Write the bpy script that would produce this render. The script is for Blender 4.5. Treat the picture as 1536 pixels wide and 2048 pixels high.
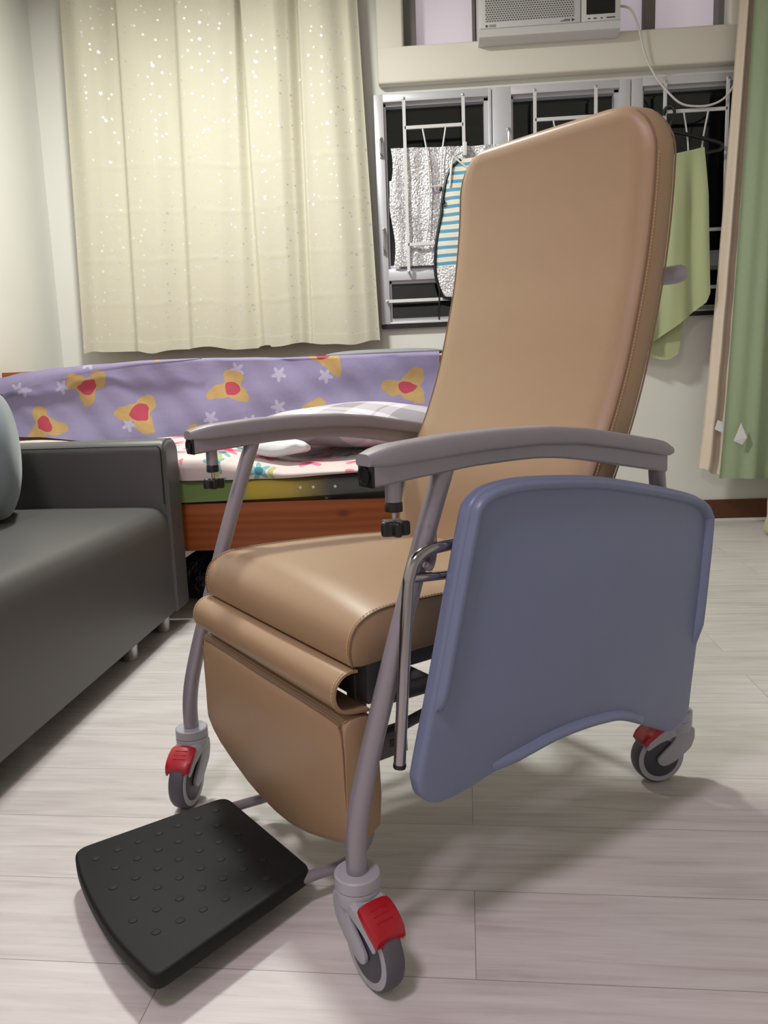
import bpy, bmesh, math, random
from mathutils import Vector, Matrix
random.seed(7)
PI = math.pi
C = bpy.context.scene.collection
for o in list(bpy.data.objects): bpy.data.objects.remove(o)

# ------------------------------------------------------------------ camera, light, exposure
CAM_H = 0.83
f_px = 1540.0
def camera_axes():
    d = Vector((362.0, 9576.0, f_px)).normalized()          # straight down, in camera axes (x right, y down, z forward)
    up = -d
    z = Vector((0, 0, 1)); fw = (z - up*z.dot(up)).normalized()
    rt = fw.cross(up)
    if rt.x < 0: rt = -rt
    a = math.radians(4.0)
    X = rt*math.cos(a) - fw*math.sin(a); Y = rt*math.sin(a) + fw*math.cos(a)
    return X, Y, up
Xw, Yw, Uw = camera_axes()
right = Vector((Xw.x, Yw.x, Uw.x)); down = Vector((Xw.y, Yw.y, Uw.y)); fwd = Vector((Xw.z, Yw.z, Uw.z))
cd = bpy.data.cameras.new('camera'); cam = bpy.data.objects.new('camera', cd); C.objects.link(cam)
cam.matrix_world = Matrix(((right.x, -down.x, -fwd.x, 0), (right.y, -down.y, -fwd.y, 0), (right.z, -down.z, -fwd.z, CAM_H), (0, 0, 0, 1)))
cd.sensor_fit = 'VERTICAL'; cd.sensor_height = 32.0; cd.lens = 32.0*f_px/2048.0; cd.clip_start = 0.05
bpy.context.scene.camera = cam
vs = bpy.context.scene.view_settings
vs.view_transform = 'Standard'; vs.look = 'None'; vs.gamma = 1.0; vs.use_curve_mapping = False; vs.exposure = 0.0
w = bpy.data.worlds.new('night'); bpy.context.scene.world = w; w.use_nodes = True
w.node_tree.nodes['Background'].inputs[0].default_value = (0.008, 0.009, 0.013, 1); w.node_tree.nodes['Background'].inputs[1].default_value = 1.0
def lamp(name, loc, size, power, col):
    l = bpy.data.lights.new(name, 'AREA'); l.shape = 'DISK'; l.size = size; l.energy = power; l.color = col
    o = bpy.data.objects.new(name, l); o.location = loc; C.objects.link(o); return o
lamp('ceiling_light_far', (-1.0, 2.9, 3.05), 0.34, 76, (0.98, 1.0, 0.935))
lamp('ceiling_light_near', (-0.75, -0.15, 3.05), 0.5, 36, (1.0, 0.83, 0.96))

# ------------------------------------------------------------------ materials
def s2l(c):
    return tuple((x/255/12.92 if x/255 <= 0.04045 else ((x/255+0.055)/1.055)**2.4) for x in c)
class NT:
    def __init__(s, name):
        s.m = bpy.data.materials.new(name); s.m.use_nodes = True; s.t = s.m.node_tree
        s.b = s.t.nodes['Principled BSDF']; s.out = s.t.nodes['Material Output']
    def n(s, typ, **kw):
        x = s.t.nodes.new(typ)
        for k, v in kw.items(): setattr(x, k, v)
        return x
    def l(s, a, b): s.t.links.new(a, b)
    def put(s, sock, v):
        if hasattr(v, 'is_linked') or hasattr(v, 'links'): s.l(v, sock)
        else: sock.default_value = v
    def math(s, op, a, b=0.0, c=0.0, clamp=False):
        x = s.n('ShaderNodeMath', operation=op, use_clamp=clamp)
        for i, v in enumerate((a, b, c)): s.put(x.inputs[i], v)
        return x.outputs[0]
    def mix(s, fac, a, b):
        x = s.n('ShaderNodeMix', data_type='RGBA'); s.put(x.inputs[0], fac)
        for i, v in ((6, a), (7, b)): s.put(x.inputs[i], (*v, 1) if isinstance(v, tuple) and len(v) == 3 else v)
        return x.outputs[2]
    def coord(s, scale=(1, 1, 1), rot=(0, 0, 0), loc=(0, 0, 0)):
        tc = s.n('ShaderNodeTexCoord'); mp = s.n('ShaderNodeMapping')
        s.l(tc.outputs['Object'], mp.inputs[0]); mp.inputs['Scale'].default_value = scale; mp.inputs['Rotation'].default_value = rot; mp.inputs['Location'].default_value = loc
        return mp.outputs[0]
    def noise(s, vec, scale, detail=4, rough=0.5, dist=0.0):
        x = s.n('ShaderNodeTexNoise'); s.l(vec, x.inputs['Vector']); x.inputs['Scale'].default_value = scale
        x.inputs['Detail'].default_value = detail; x.inputs['Roughness'].default_value = rough; x.inputs['Distortion'].default_value = dist
        return x.outputs[0]
    def ramp(s, fac, stops):
        x = s.n('ShaderNodeValToRGB'); s.l(fac, x.inputs[0]); e = x.color_ramp.elements
        while len(e) < len(stops): e.new(0.5)
        for i, (p, c) in enumerate(stops):
            e[i].position = p; e[i].color = (*c, 1) if len(c) == 3 else c
        return x.outputs[0]
    def bump(s, h, strength=0.2, dist=0.002):
        x = s.n('ShaderNodeBump'); s.l(h, x.inputs['Height']); x.inputs['Strength'].default_value = strength; x.inputs['Distance'].default_value = dist
        s.l(x.outputs[0], s.b.inputs['Normal']); return x
    def base(s, v): s.put(s.b.inputs['Base Color'], (*v, 1) if isinstance(v, tuple) and len(v) == 3 else v)
    def set(s, rough=0.5, metal=0.0, spec=0.5, coat=0.0, sheen=0.0):
        s.b.inputs['Roughness'].default_value = rough; s.b.inputs['Metallic'].default_value = metal
        s.b.inputs['Specular IOR Level'].default_value = spec; s.b.inputs['Coat Weight'].default_value = coat; s.b.inputs['Sheen Weight'].default_value = sheen
        return s
    def sep(s, v):
        x = s.n('ShaderNodeSeparateXYZ'); s.l(v, x.inputs[0]); return x.outputs
    def flower(s, vec, scale, radius, petals, thresh, seed=0.0, jitter=0.7, spin=0.0):
        """mask of flower shapes at scattered cells: returns (petal mask, core mask, per-cell random)"""
        sc = s.n('ShaderNodeVectorMath', operation='MULTIPLY_ADD'); s.l(vec, sc.inputs[0]); sc.inputs[1].default_value = (scale,)*3; sc.inputs[2].default_value = (seed, seed*1.7, 0)
        vo = s.n('ShaderNodeTexVoronoi', voronoi_dimensions='2D'); s.l(sc.outputs[0], vo.inputs['Vector']); vo.inputs['Scale'].default_value = 1.0; vo.inputs['Randomness'].default_value = jitter
        sb = s.n('ShaderNodeVectorMath', operation='SUBTRACT'); s.l(sc.outputs[0], sb.inputs[0]); s.l(vo.outputs['Position'], sb.inputs[1])
        x, y, z = s.sep(sb.outputs[0])
        d = s.math('SQRT', s.math('ADD', s.math('MULTIPLY', x, x), s.math('MULTIPLY', y, y)))
        ang = s.math('ARCTAN2', y, x)
        cs = s.n('ShaderNodeSeparateColor'); s.l(vo.outputs['Color'], cs.inputs[0])
        ph = s.math('MULTIPLY', cs.outputs[1], 6.28)
        lim = s.math('MULTIPLY_ADD', s.math('COSINE', s.math('MULTIPLY_ADD', ang, petals, ph)), radius*0.28, radius*0.72)
        on = s.math('GREATER_THAN', cs.outputs[0], thresh)
        pet = s.math('MULTIPLY', s.math('LESS_THAN', d, lim), on)
        core = s.math('MULTIPLY', s.math('LESS_THAN', d, radius*0.36), on)
        return pet, core, cs.outputs[2]

def simple(name, rgb, rough=0.5, metal=0.0, spec=0.5, coat=0.0, noise=0.06, nscale=60, bump=0.0, sheen=0.0, bscale=None):
    t = NT(name); t.set(rough, metal, spec, coat, sheen)
    c = s2l(rgb); v = t.coord()
    n = t.noise(v, nscale, 3)
    t.base(t.mix(n, tuple(x*(1-noise) for x in c), tuple(min(1, x*(1+noise)) for x in c)))
    if bump: t.bump(t.noise(v, bscale or nscale*6, 3), bump, 0.001)
    return t.m
M = {}
M['wall'] = simple('wall_paint', (228, 228, 221), 0.75, spec=0.25, noise=0.015, nscale=3, bump=0.05, bscale=120)
M['beige_wall'] = simple('beige_paint', (226, 221, 209), 0.7, spec=0.3, noise=0.015, nscale=4, bump=0.05, bscale=120)
M['ceiling'] = simple('ceiling_paint', (232, 231, 224), 0.85, noise=0.01, nscale=3)
M['leather'] = simple('tan_leather', (164, 136, 105), 0.40, spec=0.45, noise=0.03, nscale=25, bump=0.12, bscale=900)
M['thread'] = simple('tan_thread', (206, 176, 136), 0.7, noise=0.05)
M['piping'] = simple('leather_piping', (126, 98, 76), 0.5, noise=0.05)
M['lilac_metal'] = simple('grey_painted_steel', (152, 147, 155), 0.38, metal=0.35, spec=0.5, noise=0.04, nscale=30, bump=0.05, bscale=1200)
M['dark_metal'] = simple('dark_steel', (92, 90, 92), 0.45, metal=0.3, noise=0.05)
M['arm_pad'] = simple('grey_moulded_pad', (138, 135, 139), 0.42, noise=0.04, nscale=30, bump=0.12, bscale=700)
M['caster_grey'] = simple('caster_plastic', (166, 167, 174), 0.45, noise=0.03)
M['tyre'] = simple('grey_rubber', (84, 82, 90), 0.6, noise=0.06)
M['hub_dark'] = simple('hub_dark', (66, 65, 74), 0.5, noise=0.05)
M['red'] = simple('red_plastic', (168, 18, 34), 0.35, noise=0.05)
M['black'] = simple('black_plastic', (17, 17, 18), 0.35, noise=0.1)
M['black_rubber'] = simple('black_rubber', (18, 18, 19), 0.62, spec=0.3, noise=0.15, nscale=40, bump=0.1, bscale=600)
M['chrome'] = simple('chrome', (168, 164, 166), 0.10, metal=1.0, noise=0.02)
M['steel'] = simple('brushed_steel', (190, 190, 190), 0.25, metal=0.9, noise=0.03)
M['tray'] = simple('blue_grey_plastic', (117, 127, 156), 0.36, spec=0.5, noise=0.03, nscale=20, bump=0.06, bscale=900)
M['sofa'] = simple('charcoal_leatherette', (84, 83, 82), 0.42, spec=0.4, noise=0.05, nscale=20, bump=0.15, bscale=800)
M['pillow'] = simple('grey_teal_fabric', (122, 134, 138), 0.7, noise=0.06, sheen=0.3, bump=0.2, bscale=900)
M['alu'] = simple('window_aluminium', (204, 204, 210), 0.4, metal=0.25, noise=0.03)
M['white_metal'] = simple('white_enamel', (214, 213, 214), 0.4, noise=0.02)
M['black_seal'] = simple('black_gasket', (16, 16, 17), 0.5)
M['ac_white'] = simple('ac_plastic', (206, 206, 206), 0.4, noise=0.02)
M['ac_black'] = simple('ac_display', (10, 14, 18), 0.08, noise=0.1)
M['ink'] = simple('dark_print', (70, 70, 74), 0.6)
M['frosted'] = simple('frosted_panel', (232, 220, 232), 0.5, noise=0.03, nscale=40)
M['frosted'].node_tree.nodes['Principled BSDF'].inputs['Emission Color'].default_value = (0.86, 0.77, 0.86, 1); M['frosted'].node_tree.nodes['Principled BSDF'].inputs['Emission Strength'].default_value = 0.25  # faint glow added to the panels, standing in for backlight from outside
M['grey_seal'] = simple('grey_sealant', (120, 116, 112), 0.7, noise=0.15, nscale=15)
M['base_wood'] = simple('brown_skirting', (92, 54, 30), 0.5, noise=0.15, nscale=12)
M['white_trim'] = simple('white_caulk', (225, 224, 216), 0.6)
M['towel'] = simple('green_terry', (174, 183, 140), 0.9, spec=0.1, noise=0.12, nscale=260, bump=0.5, bscale=900, sheen=0.3)
M['towel_hem'] = simple('green_hem', (184, 193, 152), 0.85, noise=0.04)
M['green_curtain'] = simple('green_drape', (150, 166, 134), 0.6, spec=0.3, noise=0.05, nscale=40, sheen=0.2)
M['beige_curtain'] = simple('beige_drape', (222, 206, 188), 0.6, spec=0.3, noise=0.04, nscale=30, sheen=0.2)
M['tag'] = simple('white_tag', (226, 226, 228), 0.6, noise=0.02)
M['tag_print'] = simple('grey_print', (150, 152, 158), 0.6, noise=0.02)
M['cable'] = simple('white_cable', (208, 206, 200), 0.45, noise=0.02)
M['canvas'] = simple('cream_canvas', (202, 192, 164), 0.8, noise=0.06, nscale=30, bump=0.2, bscale=500)
M['pad_grey'] = simple('grey_quilted', (140, 140, 146), 0.8, noise=0.08, nscale=40, bump=0.2, bscale=500)
M['clip'] = simple('white_plastic', (220, 220, 218), 0.35)
M['outside'] = simple('night_facade', (44, 44, 46), 0.9, noise=0.5, nscale=5)

def mat_floor():
    t = NT('floor_laminate'); t.set(0.42, spec=0.4)
    v = t.coord(rot=(0, 0, math.radians(2.2)))
    br = t.n('ShaderNodeTexBrick', offset=0.37, offset_frequency=2); t.l(v, br.inputs['Vector'])
    br.inputs['Scale'].default_value = 1.0; br.inputs['Brick Width'].default_value = 1.22; br.inputs['Row Height'].default_value = 0.195
    br.inputs['Mortar Size'].default_value = 0.0008; br.inputs['Mortar Smooth'].default_value = 0.2; br.inputs['Bias'].default_value = 0
    br.inputs['Color1'].default_value = (0.0, 0.0, 0.0, 1); br.inputs['Color2'].default_value = (1, 1, 1, 1); br.inputs['Mortar'].default_value = (0.5, 0.5, 0.5, 1)
    off = t.n('ShaderNodeVectorMath', operation='MULTIPLY_ADD'); t.l(br.outputs[0], off.inputs[0]); off.inputs[1].default_value = (3.1, 1.7, 0); t.l(v, off.inputs[2])
    st = t.n('ShaderNodeMapping'); t.l(off.outputs[0], st.inputs[0]); st.inputs['Scale'].default_value = (1.1, 17, 1)
    g1 = t.noise(st.outputs[0], 3.2, 6, 0.62, 0.9)
    st2 = t.n('ShaderNodeMapping'); t.l(off.outputs[0], st2.inputs[0]); st2.inputs['Scale'].default_value = (0.6, 5, 1)
    g2 = t.noise(st2.outputs[0], 2.2, 4, 0.6, 1.2)
    c1 = t.ramp(g1, [(0.25, s2l((166, 157, 152))), (0.43, s2l((204, 198, 194))), (0.62, s2l((220, 217, 213))), (0.8, s2l((228, 226, 222)))])
    c2 = t.ramp(g2, [(0.3, s2l((186, 179, 174))), (0.55, s2l((216, 212, 208))), (0.75, s2l((226, 223, 219)))])
    c = t.mix(0.45, c1, c2)
    tone = t.n('ShaderNodeHueSaturation'); t.l(c, tone.inputs['Color']); t.l(t.math('MULTIPLY_ADD', br.outputs[0], 0.08, 0.94), tone.inputs['Value'])
    t.base(t.mix(t.math('MULTIPLY', br.outputs['Fac'], 0.6), tone.outputs[0], s2l((104, 94, 90))))
    t.bump(t.math('SUBTRACT', g1, t.math('MULTIPLY', br.outputs['Fac'], 2.0)), 0.08, 0.001)
    return t.m
M['floor'] = mat_floor()

def mat_pine():
    t = NT('orange_pine'); t.set(0.38, spec=0.45)
    v = t.coord(scale=(0.9, 1, 6))
    wv = t.n('ShaderNodeTexWave', wave_type='BANDS', bands_direction='Z'); t.l(v, wv.inputs['Vector'])
    wv.inputs['Scale'].default_value = 1.6; wv.inputs['Distortion'].default_value = 5.5; wv.inputs['Detail'].default_value = 2.5; wv.inputs['Detail Scale'].default_value = 0.9
    g = t.noise(t.coord(scale=(3, 3, 90)), 3, 4)
    c = t.mix(wv.outputs['Fac'], s2l((134, 66, 24)), s2l((152, 80, 32)))
    c = t.mix(t.math('MULTIPLY', g, 0.35), c, s2l((104, 48, 16)))
    kc = t.coord(scale=(2.1, 0, 5.2), rot=(PI/2, 0, 0))
    vo = t.n('ShaderNodeTexVoronoi', voronoi_dimensions='3D'); t.l(t.coord(scale=(3.1, 0.01, 6.0), loc=(0.4, 0, 0.55)), vo.inputs['Vector']); vo.inputs['Scale'].default_value = 1.0
    k = t.math('SUBTRACT', 1.0, t.math('MULTIPLY', vo.outputs['Distance'], 9.0), clamp=True)
    t.base(t.mix(k, c, s2l((70, 28, 8))))
    return t.m
M['pine'] = mat_pine()

def mat_star_curtain():
    t = NT('cream_curtain_silver_stars')
    v = t.coord(); x, y, z = t.sep(v)
    cb = t.n('ShaderNodeCombineXYZ'); t.l(t.math('MULTIPLY', x, 17.0), cb.inputs[0]); t.l(t.math('MULTIPLY', z, 17.0), cb.inputs[1])
    pet, core, rnd = t.flower(cb.outputs[0], 1.0, 0.115, 5.0, 0.30, 3.3, 1.0)
    pet2, core2, rnd2 = t.flower(cb.outputs[0], 0.62, 0.10, 5.0, 0.62, 8.1, 1.0)
    star = t.math('MAXIMUM', pet, pet2)
    weave = t.noise(t.coord(scale=(1, 1, 1)), 420, 2)
    cloth = t.mix(weave, s2l((188, 183, 164)), s2l((204, 200, 182)))
    t.base(t.mix(star, cloth, s2l((226, 226, 226))))
    t.put(t.b.inputs['Metallic'], t.math('MULTIPLY', star, 0.7))
    t.put(t.b.inputs['Roughness'], t.math('MULTIPLY_ADD', star, -0.32, 0.58))
    t.b.inputs['Specular IOR Level'].default_value = 0.35; t.b.inputs['Sheen Weight'].default_value = 0.15
    # every foil star lies a little askew in the weave
    nv = t.n('ShaderNodeBump'); t.l(t.noise(v, 26, 2), nv.inputs['Height']); nv.inputs['Strength'].default_value = 0.25; nv.inputs['Distance'].default_value = 0.004
    t.l(nv.outputs[0], t.b.inputs['Normal'])
    return t.m
M['stars'] = mat_star_curtain()

def mat_sheet():
    t = NT('lilac_printed_cotton'); t.set(0.7, spec=0.2, sheen=0.2)
    v = t.coord(); x, y, z = t.sep(v)
    cb = t.n('ShaderNodeCombineXYZ'); t.l(x, cb.inputs[0]); t.l(z, cb.inputs[1])
    d = t.n('ShaderNodeMapping'); t.l(cb.outputs[0], d.inputs[0]); d.inputs['Scale'].default_value = (1.0, 1.18, 1); d.inputs['Rotation'].default_value = (0, 0, 0.5)
    base = t.mix(t.noise(v, 3, 3), s2l((134, 126, 160)), s2l((150, 141, 174)))
    wp, wc, _ = t.flower(cb.outputs[0], 5.2, 0.20, 5.0, 0.5, 5.2, 0.8)
    base = t.mix(t.math('MULTIPLY', wp, 0.32), base, s2l((222, 214, 232)))
    nz = t.n('ShaderNodeTexNoise'); t.l(d.outputs[0], nz.inputs['Vector']); nz.inputs['Scale'].default_value = 7.0
    wv2 = t.n('ShaderNodeVectorMath', operation='MULTIPLY_ADD'); t.l(nz.outputs['Color'], wv2.inputs[0]); wv2.inputs[1].default_value = (0.11, 0.11, 0); t.l(d.outputs[0], wv2.inputs[2])
    p, c, r = t.flower(wv2.outputs[0], 2.75, 0.33, 3.0, -1.0, 1.35, 0.42)
    gold = t.mix(t.noise(v, 30, 3), s2l((172, 140, 90)), s2l((188, 158, 104)))
    base = t.mix(p, base, gold); base = t.mix(c, base, s2l((172, 66, 84)))
    t.base(base); t.bump(t.noise(v, 14, 4), 0.35, 0.01)
    return t.m
M['sheet'] = mat_sheet()

def mat_quilt():
    t = NT('floral_quilt_cotton'); t.set(0.75, spec=0.2, sheen=0.2)
    v = t.coord(); x, y, z = t.sep(v)
    cb = t.n('ShaderNodeCombineXYZ'); t.l(x, cb.inputs[0]); t.l(t.math('ADD', y, t.math('MULTIPLY', z, -1.0)), cb.inputs[1])
    base = t.mix(t.noise(v, 4, 3), s2l((206, 190, 188)), s2l((216, 203, 199)))
    a, b, r = t.flower(cb.outputs[0], 7.0, 0.34, 6.0, 0.6, 2.2, 0.9); base = t.mix(a, base, s2l((120, 164, 168))); base = t.mix(b, base, s2l((44, 112, 126)))
    a, b, r = t.flower(cb.outputs[0], 10.5, 0.2, 2.0, 0.6, 6.6, 0.9); base = t.mix(a, base, s2l((172, 176, 110)))
    a, b, r = t.flower(cb.outputs[0], 5.6, 0.36, 5.0, 0.25, 9.4, 0.8); base = t.mix(a, base, s2l((232, 112, 140))); base = t.mix(b, base, s2l((206, 24, 66)))
    t.base(base); t.bump(t.noise(v, 16, 4), 0.3, 0.008)
    return t.m
M['quilt'] = mat_quilt()

def mat_plaid():
    t = NT('grey_plaid_cotton'); t.set(0.75, spec=0.2, sheen=0.2)
    v = t.coord(rot=(0, 0, 0.5)); x, y, z = t.sep(v)
    def band(u, k, wd): return t.math('LESS_THAN', t.math('FRACT', t.math('MULTIPLY', u, k)), wd)
    u = x; q = t.math('ADD', y, z)
    m = t.math('ADD', t.math('MULTIPLY', band(u, 3.8, 0.42), 0.4), t.math('MULTIPLY', band(q, 3.8, 0.42), 0.4))
    m = t.math('ADD', m, t.math('MULTIPLY', band(t.math('ADD', u, 0.06), 3.8, 0.05), 0.3))
    m = t.math('ADD', m, t.math('MULTIPLY', band(t.math('ADD', q, 0.06), 3.8, 0.05), 0.3), clamp=True)
    t.base(t.mix(m, s2l((216, 208, 216)), s2l((128, 126, 132)))); t.bump(t.noise(v, 12, 4), 0.4, 0.01)
    return t.m
M['plaid'] = mat_plaid()

def mat_mattress():
    t = NT('green_yellow_grey_fitted_sheet'); t.set(0.7, spec=0.2, sheen=0.15)
    v = t.coord(); x, y, z = t.sep(v)
    u = t.math('ADD', x, t.math('MULTIPLY_ADD', t.noise(v, 4, 3), 0.14, -0.07))
    u = t.math('DIVIDE', t.math('ADD', u, 0.4), 1.8)
    c = t.ramp(u, [(0.0, s2l((104, 132, 80))), (0.355, s2l((112, 134, 78))), (0.405, s2l((188, 166, 66))), (0.48, s2l((180, 158, 74))), (0.57, s2l((84, 86, 82))), (1.0, s2l((72, 74, 76)))])
    cb = t.n('ShaderNodeCombineXYZ'); t.l(x, cb.inputs[0]); t.l(z, cb.inputs[1])
    a, b, r = t.flower(cb.outputs[0], 11, 0.07, 4.0, 0.3, 4.4, 1.0)
    t.base(t.mix(a, c, s2l((228, 226, 214)))); t.bump(t.noise(t.coord(scale=(1, 1, 5)), 5, 3), 0.4, 0.01)
    return t.m
M['mattress'] = mat_mattress()

def mat_foil(name='crinkled_foil'):
    t = NT(name); t.set(0.3, metal=0.45)
    v = t.coord(); n1 = t.noise(v, 55, 4, 0.65); vo = t.n('ShaderNodeTexVoronoi', feature='F1'); t.l(v, vo.inputs['Vector']); vo.inputs['Scale'].default_value = 95
    n3 = t.noise(v, 120, 5, 0.7)
    t.base(t.ramp(t.math('MULTIPLY_ADD', n3, 0.7, t.math('MULTIPLY', n1, 0.3)), [(0.38, s2l((150, 146, 152))), (0.5, s2l((206, 204, 208))), (0.58, s2l((252, 252, 252)))]))
    t.bump(t.math('ADD', n1, vo.outputs['Distance']), 0.5, 0.006)
    return t.m
M['foil'] = mat_foil()

def mat_stripe():
    t = NT('blue_cream_stripes'); t.set(0.6, spec=0.3)
    v = t.coord(); x, y, z = t.sep(v)
    m = t.math('LESS_THAN', t.math('FRACT', t.math('MULTIPLY_ADD', z, 23.6, 0.15)), 0.42)
    t.base(t.mix(m, s2l((222, 216, 198)), s2l((84, 152, 190)))); t.bump(t.noise(v, 40, 3), 0.2, 0.003)
    return t.m
M['stripe'] = mat_stripe()

def mat_grille():
    t = NT('perforated_grille'); t.set(0.5)
    v = t.coord(); x, y, z = t.sep(v)
    k = 95.0
    row = t.math('FLOOR', t.math('MULTIPLY', z, k*1.0))
    u = t.math('SUBTRACT', t.math('FRACT', t.math('MULTIPLY_ADD', x, k*0.8, t.math('MULTIPLY', row, 0.5))), 0.5)
    q = t.math('SUBTRACT', t.math('FRACT', t.math('MULTIPLY', z, k*1.0)), 0.5)
    d = t.math('SQRT', t.math('ADD', t.math('MULTIPLY', u, u), t.math('MULTIPLY', q, q)))
    hole = t.math('LESS_THAN', d, 0.33)
    t.base(t.mix(hole, s2l((190, 190, 190)), s2l((84, 84, 86))))
    return t.m
M['grille'] = mat_grille()

def mat_glass():
    t = NT('window_glass')
    for n_ in list(t.t.nodes):
        if n_ != t.out: t.t.nodes.remove(n_)
    g = t.n('ShaderNodeBsdfGlossy'); g.inputs['Roughness'].default_value = 0.02; g.inputs['Color'].default_value = (0.9, 0.95, 0.95, 1)
    tr = t.n('ShaderNodeBsdfTransparent'); tr.inputs['Color'].default_value = (0.75, 0.8, 0.8, 1)
    fr = t.n('ShaderNodeFresnel'); fr.inputs['IOR'].default_value = 1.5
    mx = t.n('ShaderNodeMixShader'); t.l(fr.outputs[0], mx.inputs[0]); t.l(tr.outputs[0], mx.inputs[1]); t.l(g.outputs[0], mx.inputs[2]); t.l(mx.outputs[0], t.out.inputs['Surface'])
    return t.m
M['glass'] = mat_glass()
def mat_plastic_bag():
    t = NT('dark_crumpled_plastic'); t.set(0.15, spec=0.6); t.base(s2l((36, 34, 36))); t.bump(t.noise(t.coord(), 22, 4, 0.65), 0.9, 0.02); return t.m
M['plastic'] = mat_plastic_bag()

# ------------------------------------------------------------------ geometry helpers
class G:
    def __init__(s): s.v = []; s.f = []
    def add(s, vs_, fs):
        k = len(s.v); s.v += [Vector(p) for p in vs_]; s.f += [tuple(i+k for i in q) for q in fs]; return s
    def from_bm(s, bm, mtx=None):
        bm.verts.index_update()
        s.add([(mtx @ v.co if mtx else v.co.copy()) for v in bm.verts], [[v.index for v in q.verts] for q in bm.faces]); bm.free(); return s
    def box(s, x0, x1, y0, y1, z0, z1, r=0.0, seg=2, mtx=None):
        bm = bmesh.new(); bmesh.ops.create_cube(bm, size=1.0)
        for v in bm.verts: v.co = Vector(((x0+x1)/2 + v.co.x*(x1-x0), (y0+y1)/2 + v.co.y*(y1-y0), (z0+z1)/2 + v.co.z*(z1-z0)))
        if r > 0: bmesh.ops.bevel(bm, geom=list(bm.edges), offset=r, segments=seg, profile=0.5, affect='EDGES')
        return s.from_bm(bm, mtx)
    def loft(s, secs, closed=True, caps=True):
        n = len(secs[0]); k = len(s.v)
        for sec in secs: s.v += [Vector(p) for p in sec]
        for i in range(len(secs)-1):
            for j in range(n if closed else n-1):
                a = k+i*n+j; b = k+i*n+(j+1) % n
                s.f.append((a, b, b+n, a+n))
        if caps and closed:
            s.f.append(tuple(k+j for j in range(n))[::-1]); s.f.append(tuple(k+(len(secs)-1)*n+j for j in range(n)))
        return s
    def tube(s, path, r, n=14, smooth=0, caps=True):
        P = [Vector(p) for p in path]
        if smooth: P = spline(P, smooth)
        secs = []; t0 = (P[1]-P[0]).normalized()
        a = t0.orthogonal().normalized(); prev = t0
        for i, p in enumerate(P):
            t = ((P[min(i+1, len(P)-1)] - P[max(i-1, 0)])).normalized()
            q = prev.rotation_difference(t); a = (q @ a); a = (a - t*a.dot(t)).normalized(); b = t.cross(a); prev = t
            rr = r(i/(len(P)-1)) if callable(r) else r
            secs.append([p + a*math.cos(2*PI*j/n)*rr + b*math.sin(2*PI*j/n)*rr for j in range(n)])
        return s.loft(secs, True, caps)
    def lathe(s, prof, org=(0, 0, 0), ax=(0, 0, 1), n=32, caps=True):
        o = Vector(org); z = Vector(ax).normalized(); a = z.orthogonal().normalized(); b = z.cross(a)
        secs = [[o + z*h + (a*math.cos(2*PI*j/n) + b*math.sin(2*PI*j/n))*max(r, 1e-5) for j in range(n)] for r, h in prof]
        return s.loft(secs, True, caps)
    def prism(s, pts, h, fn=None, bevel=0.0, seg=2):
        """2D outline pts extruded from 0 to h; fn maps (u,v,w) to space"""
        bm = bmesh.new(); vs0 = [bm.verts.new((p[0], p[1], 0)) for p in pts]; f0 = bm.faces.new(vs0)
        ex = bmesh.ops.extrude_face_region(bm, geom=[f0]); top = [e for e in ex['geom'] if isinstance(e, bmesh.types.BMVert)]
        for v in top: v.co.z += h
        bmesh.ops.recalc_face_normals(bm, faces=list(bm.faces))
        if bevel > 0:
            ed = [e for e in bm.edges if abs(e.verts[0].co.z - e.verts[1].co.z) < 1e-6]
            bmesh.ops.bevel(bm, geom=ed, offset=bevel, segments=seg, profile=0.5, affect='EDGES')
        if fn:
            for v in bm.verts: v.co = Vector(fn(*v.co))
        return s.from_bm(bm)
    def grid(s, fn, nu, nv, th=0.0):
        """sheet fn(u,v) over 0..1; with thickness th along fn normal estimated"""
        P = [[Vector(fn(i/nu, j/nv)) for j in range(nv+1)] for i in range(nu+1)]
        k = len(s.v); n = nv+1
        for r_ in P: s.v += r_
        for i in range(nu):
            for j in range(nv): s.f.append((k+i*n+j, k+(i+1)*n+j, k+(i+1)*n+j+1, k+i*n+j+1))
        if th:
            k2 = len(s.v)
            for i in range(nu+1):
                for j in range(n):
                    a = P[min(i+1, nu)][j]-P[max(i-1, 0)][j]; b = P[i][min(j+1, nv)]-P[i][max(j-1, 0)]
                    nn = a.cross(b); nn = nn.normalized() if nn.length > 1e-9 else Vector((0, 1, 0))
                    s.v.append(P[i][j] - nn*th)
            for i in range(nu):
                for j in range(nv): s.f.append((k2+i*n+j+1, k2+(i+1)*n+j+1, k2+(i+1)*n+j, k2+i*n+j))
            for i in range(nu):
                for j in (0, nv): s.f.append((k+i*n+j, k+(i+1)*n+j, k2+(i+1)*n+j, k2+i*n+j))
            for j in range(nv):
                for i in (0, nu): s.f.append((k+i*n+j, k+i*n+j+1, k2+i*n+j+1, k2+i*n+j))
        return s
def spline(P, k=6):
    out = []
    for i in range(len(P)-1):
        p0 = P[max(i-1, 0)]; p1 = P[i]; p2 = P[i+1]; p3 = P[min(i+2, len(P)-1)]
        for q in range(k):
            t = q/k
            out.append(0.5*((2*p1) + (p2-p0)*t + (2*p0-5*p1+4*p2-p3)*t*t + (3*p1-p0-3*p2+p3)*t*t*t))
    out.append(P[-1]); return out
def interp(tab, x):
    if x <= tab[0][0]: return tab[0][1]
    for (a, b), (c, d) in zip(tab, tab[1:]):
        if x <= c: return b + (d-b)*(x-a)/(c-a) if c > a else d
    return tab[-1][1]
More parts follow.
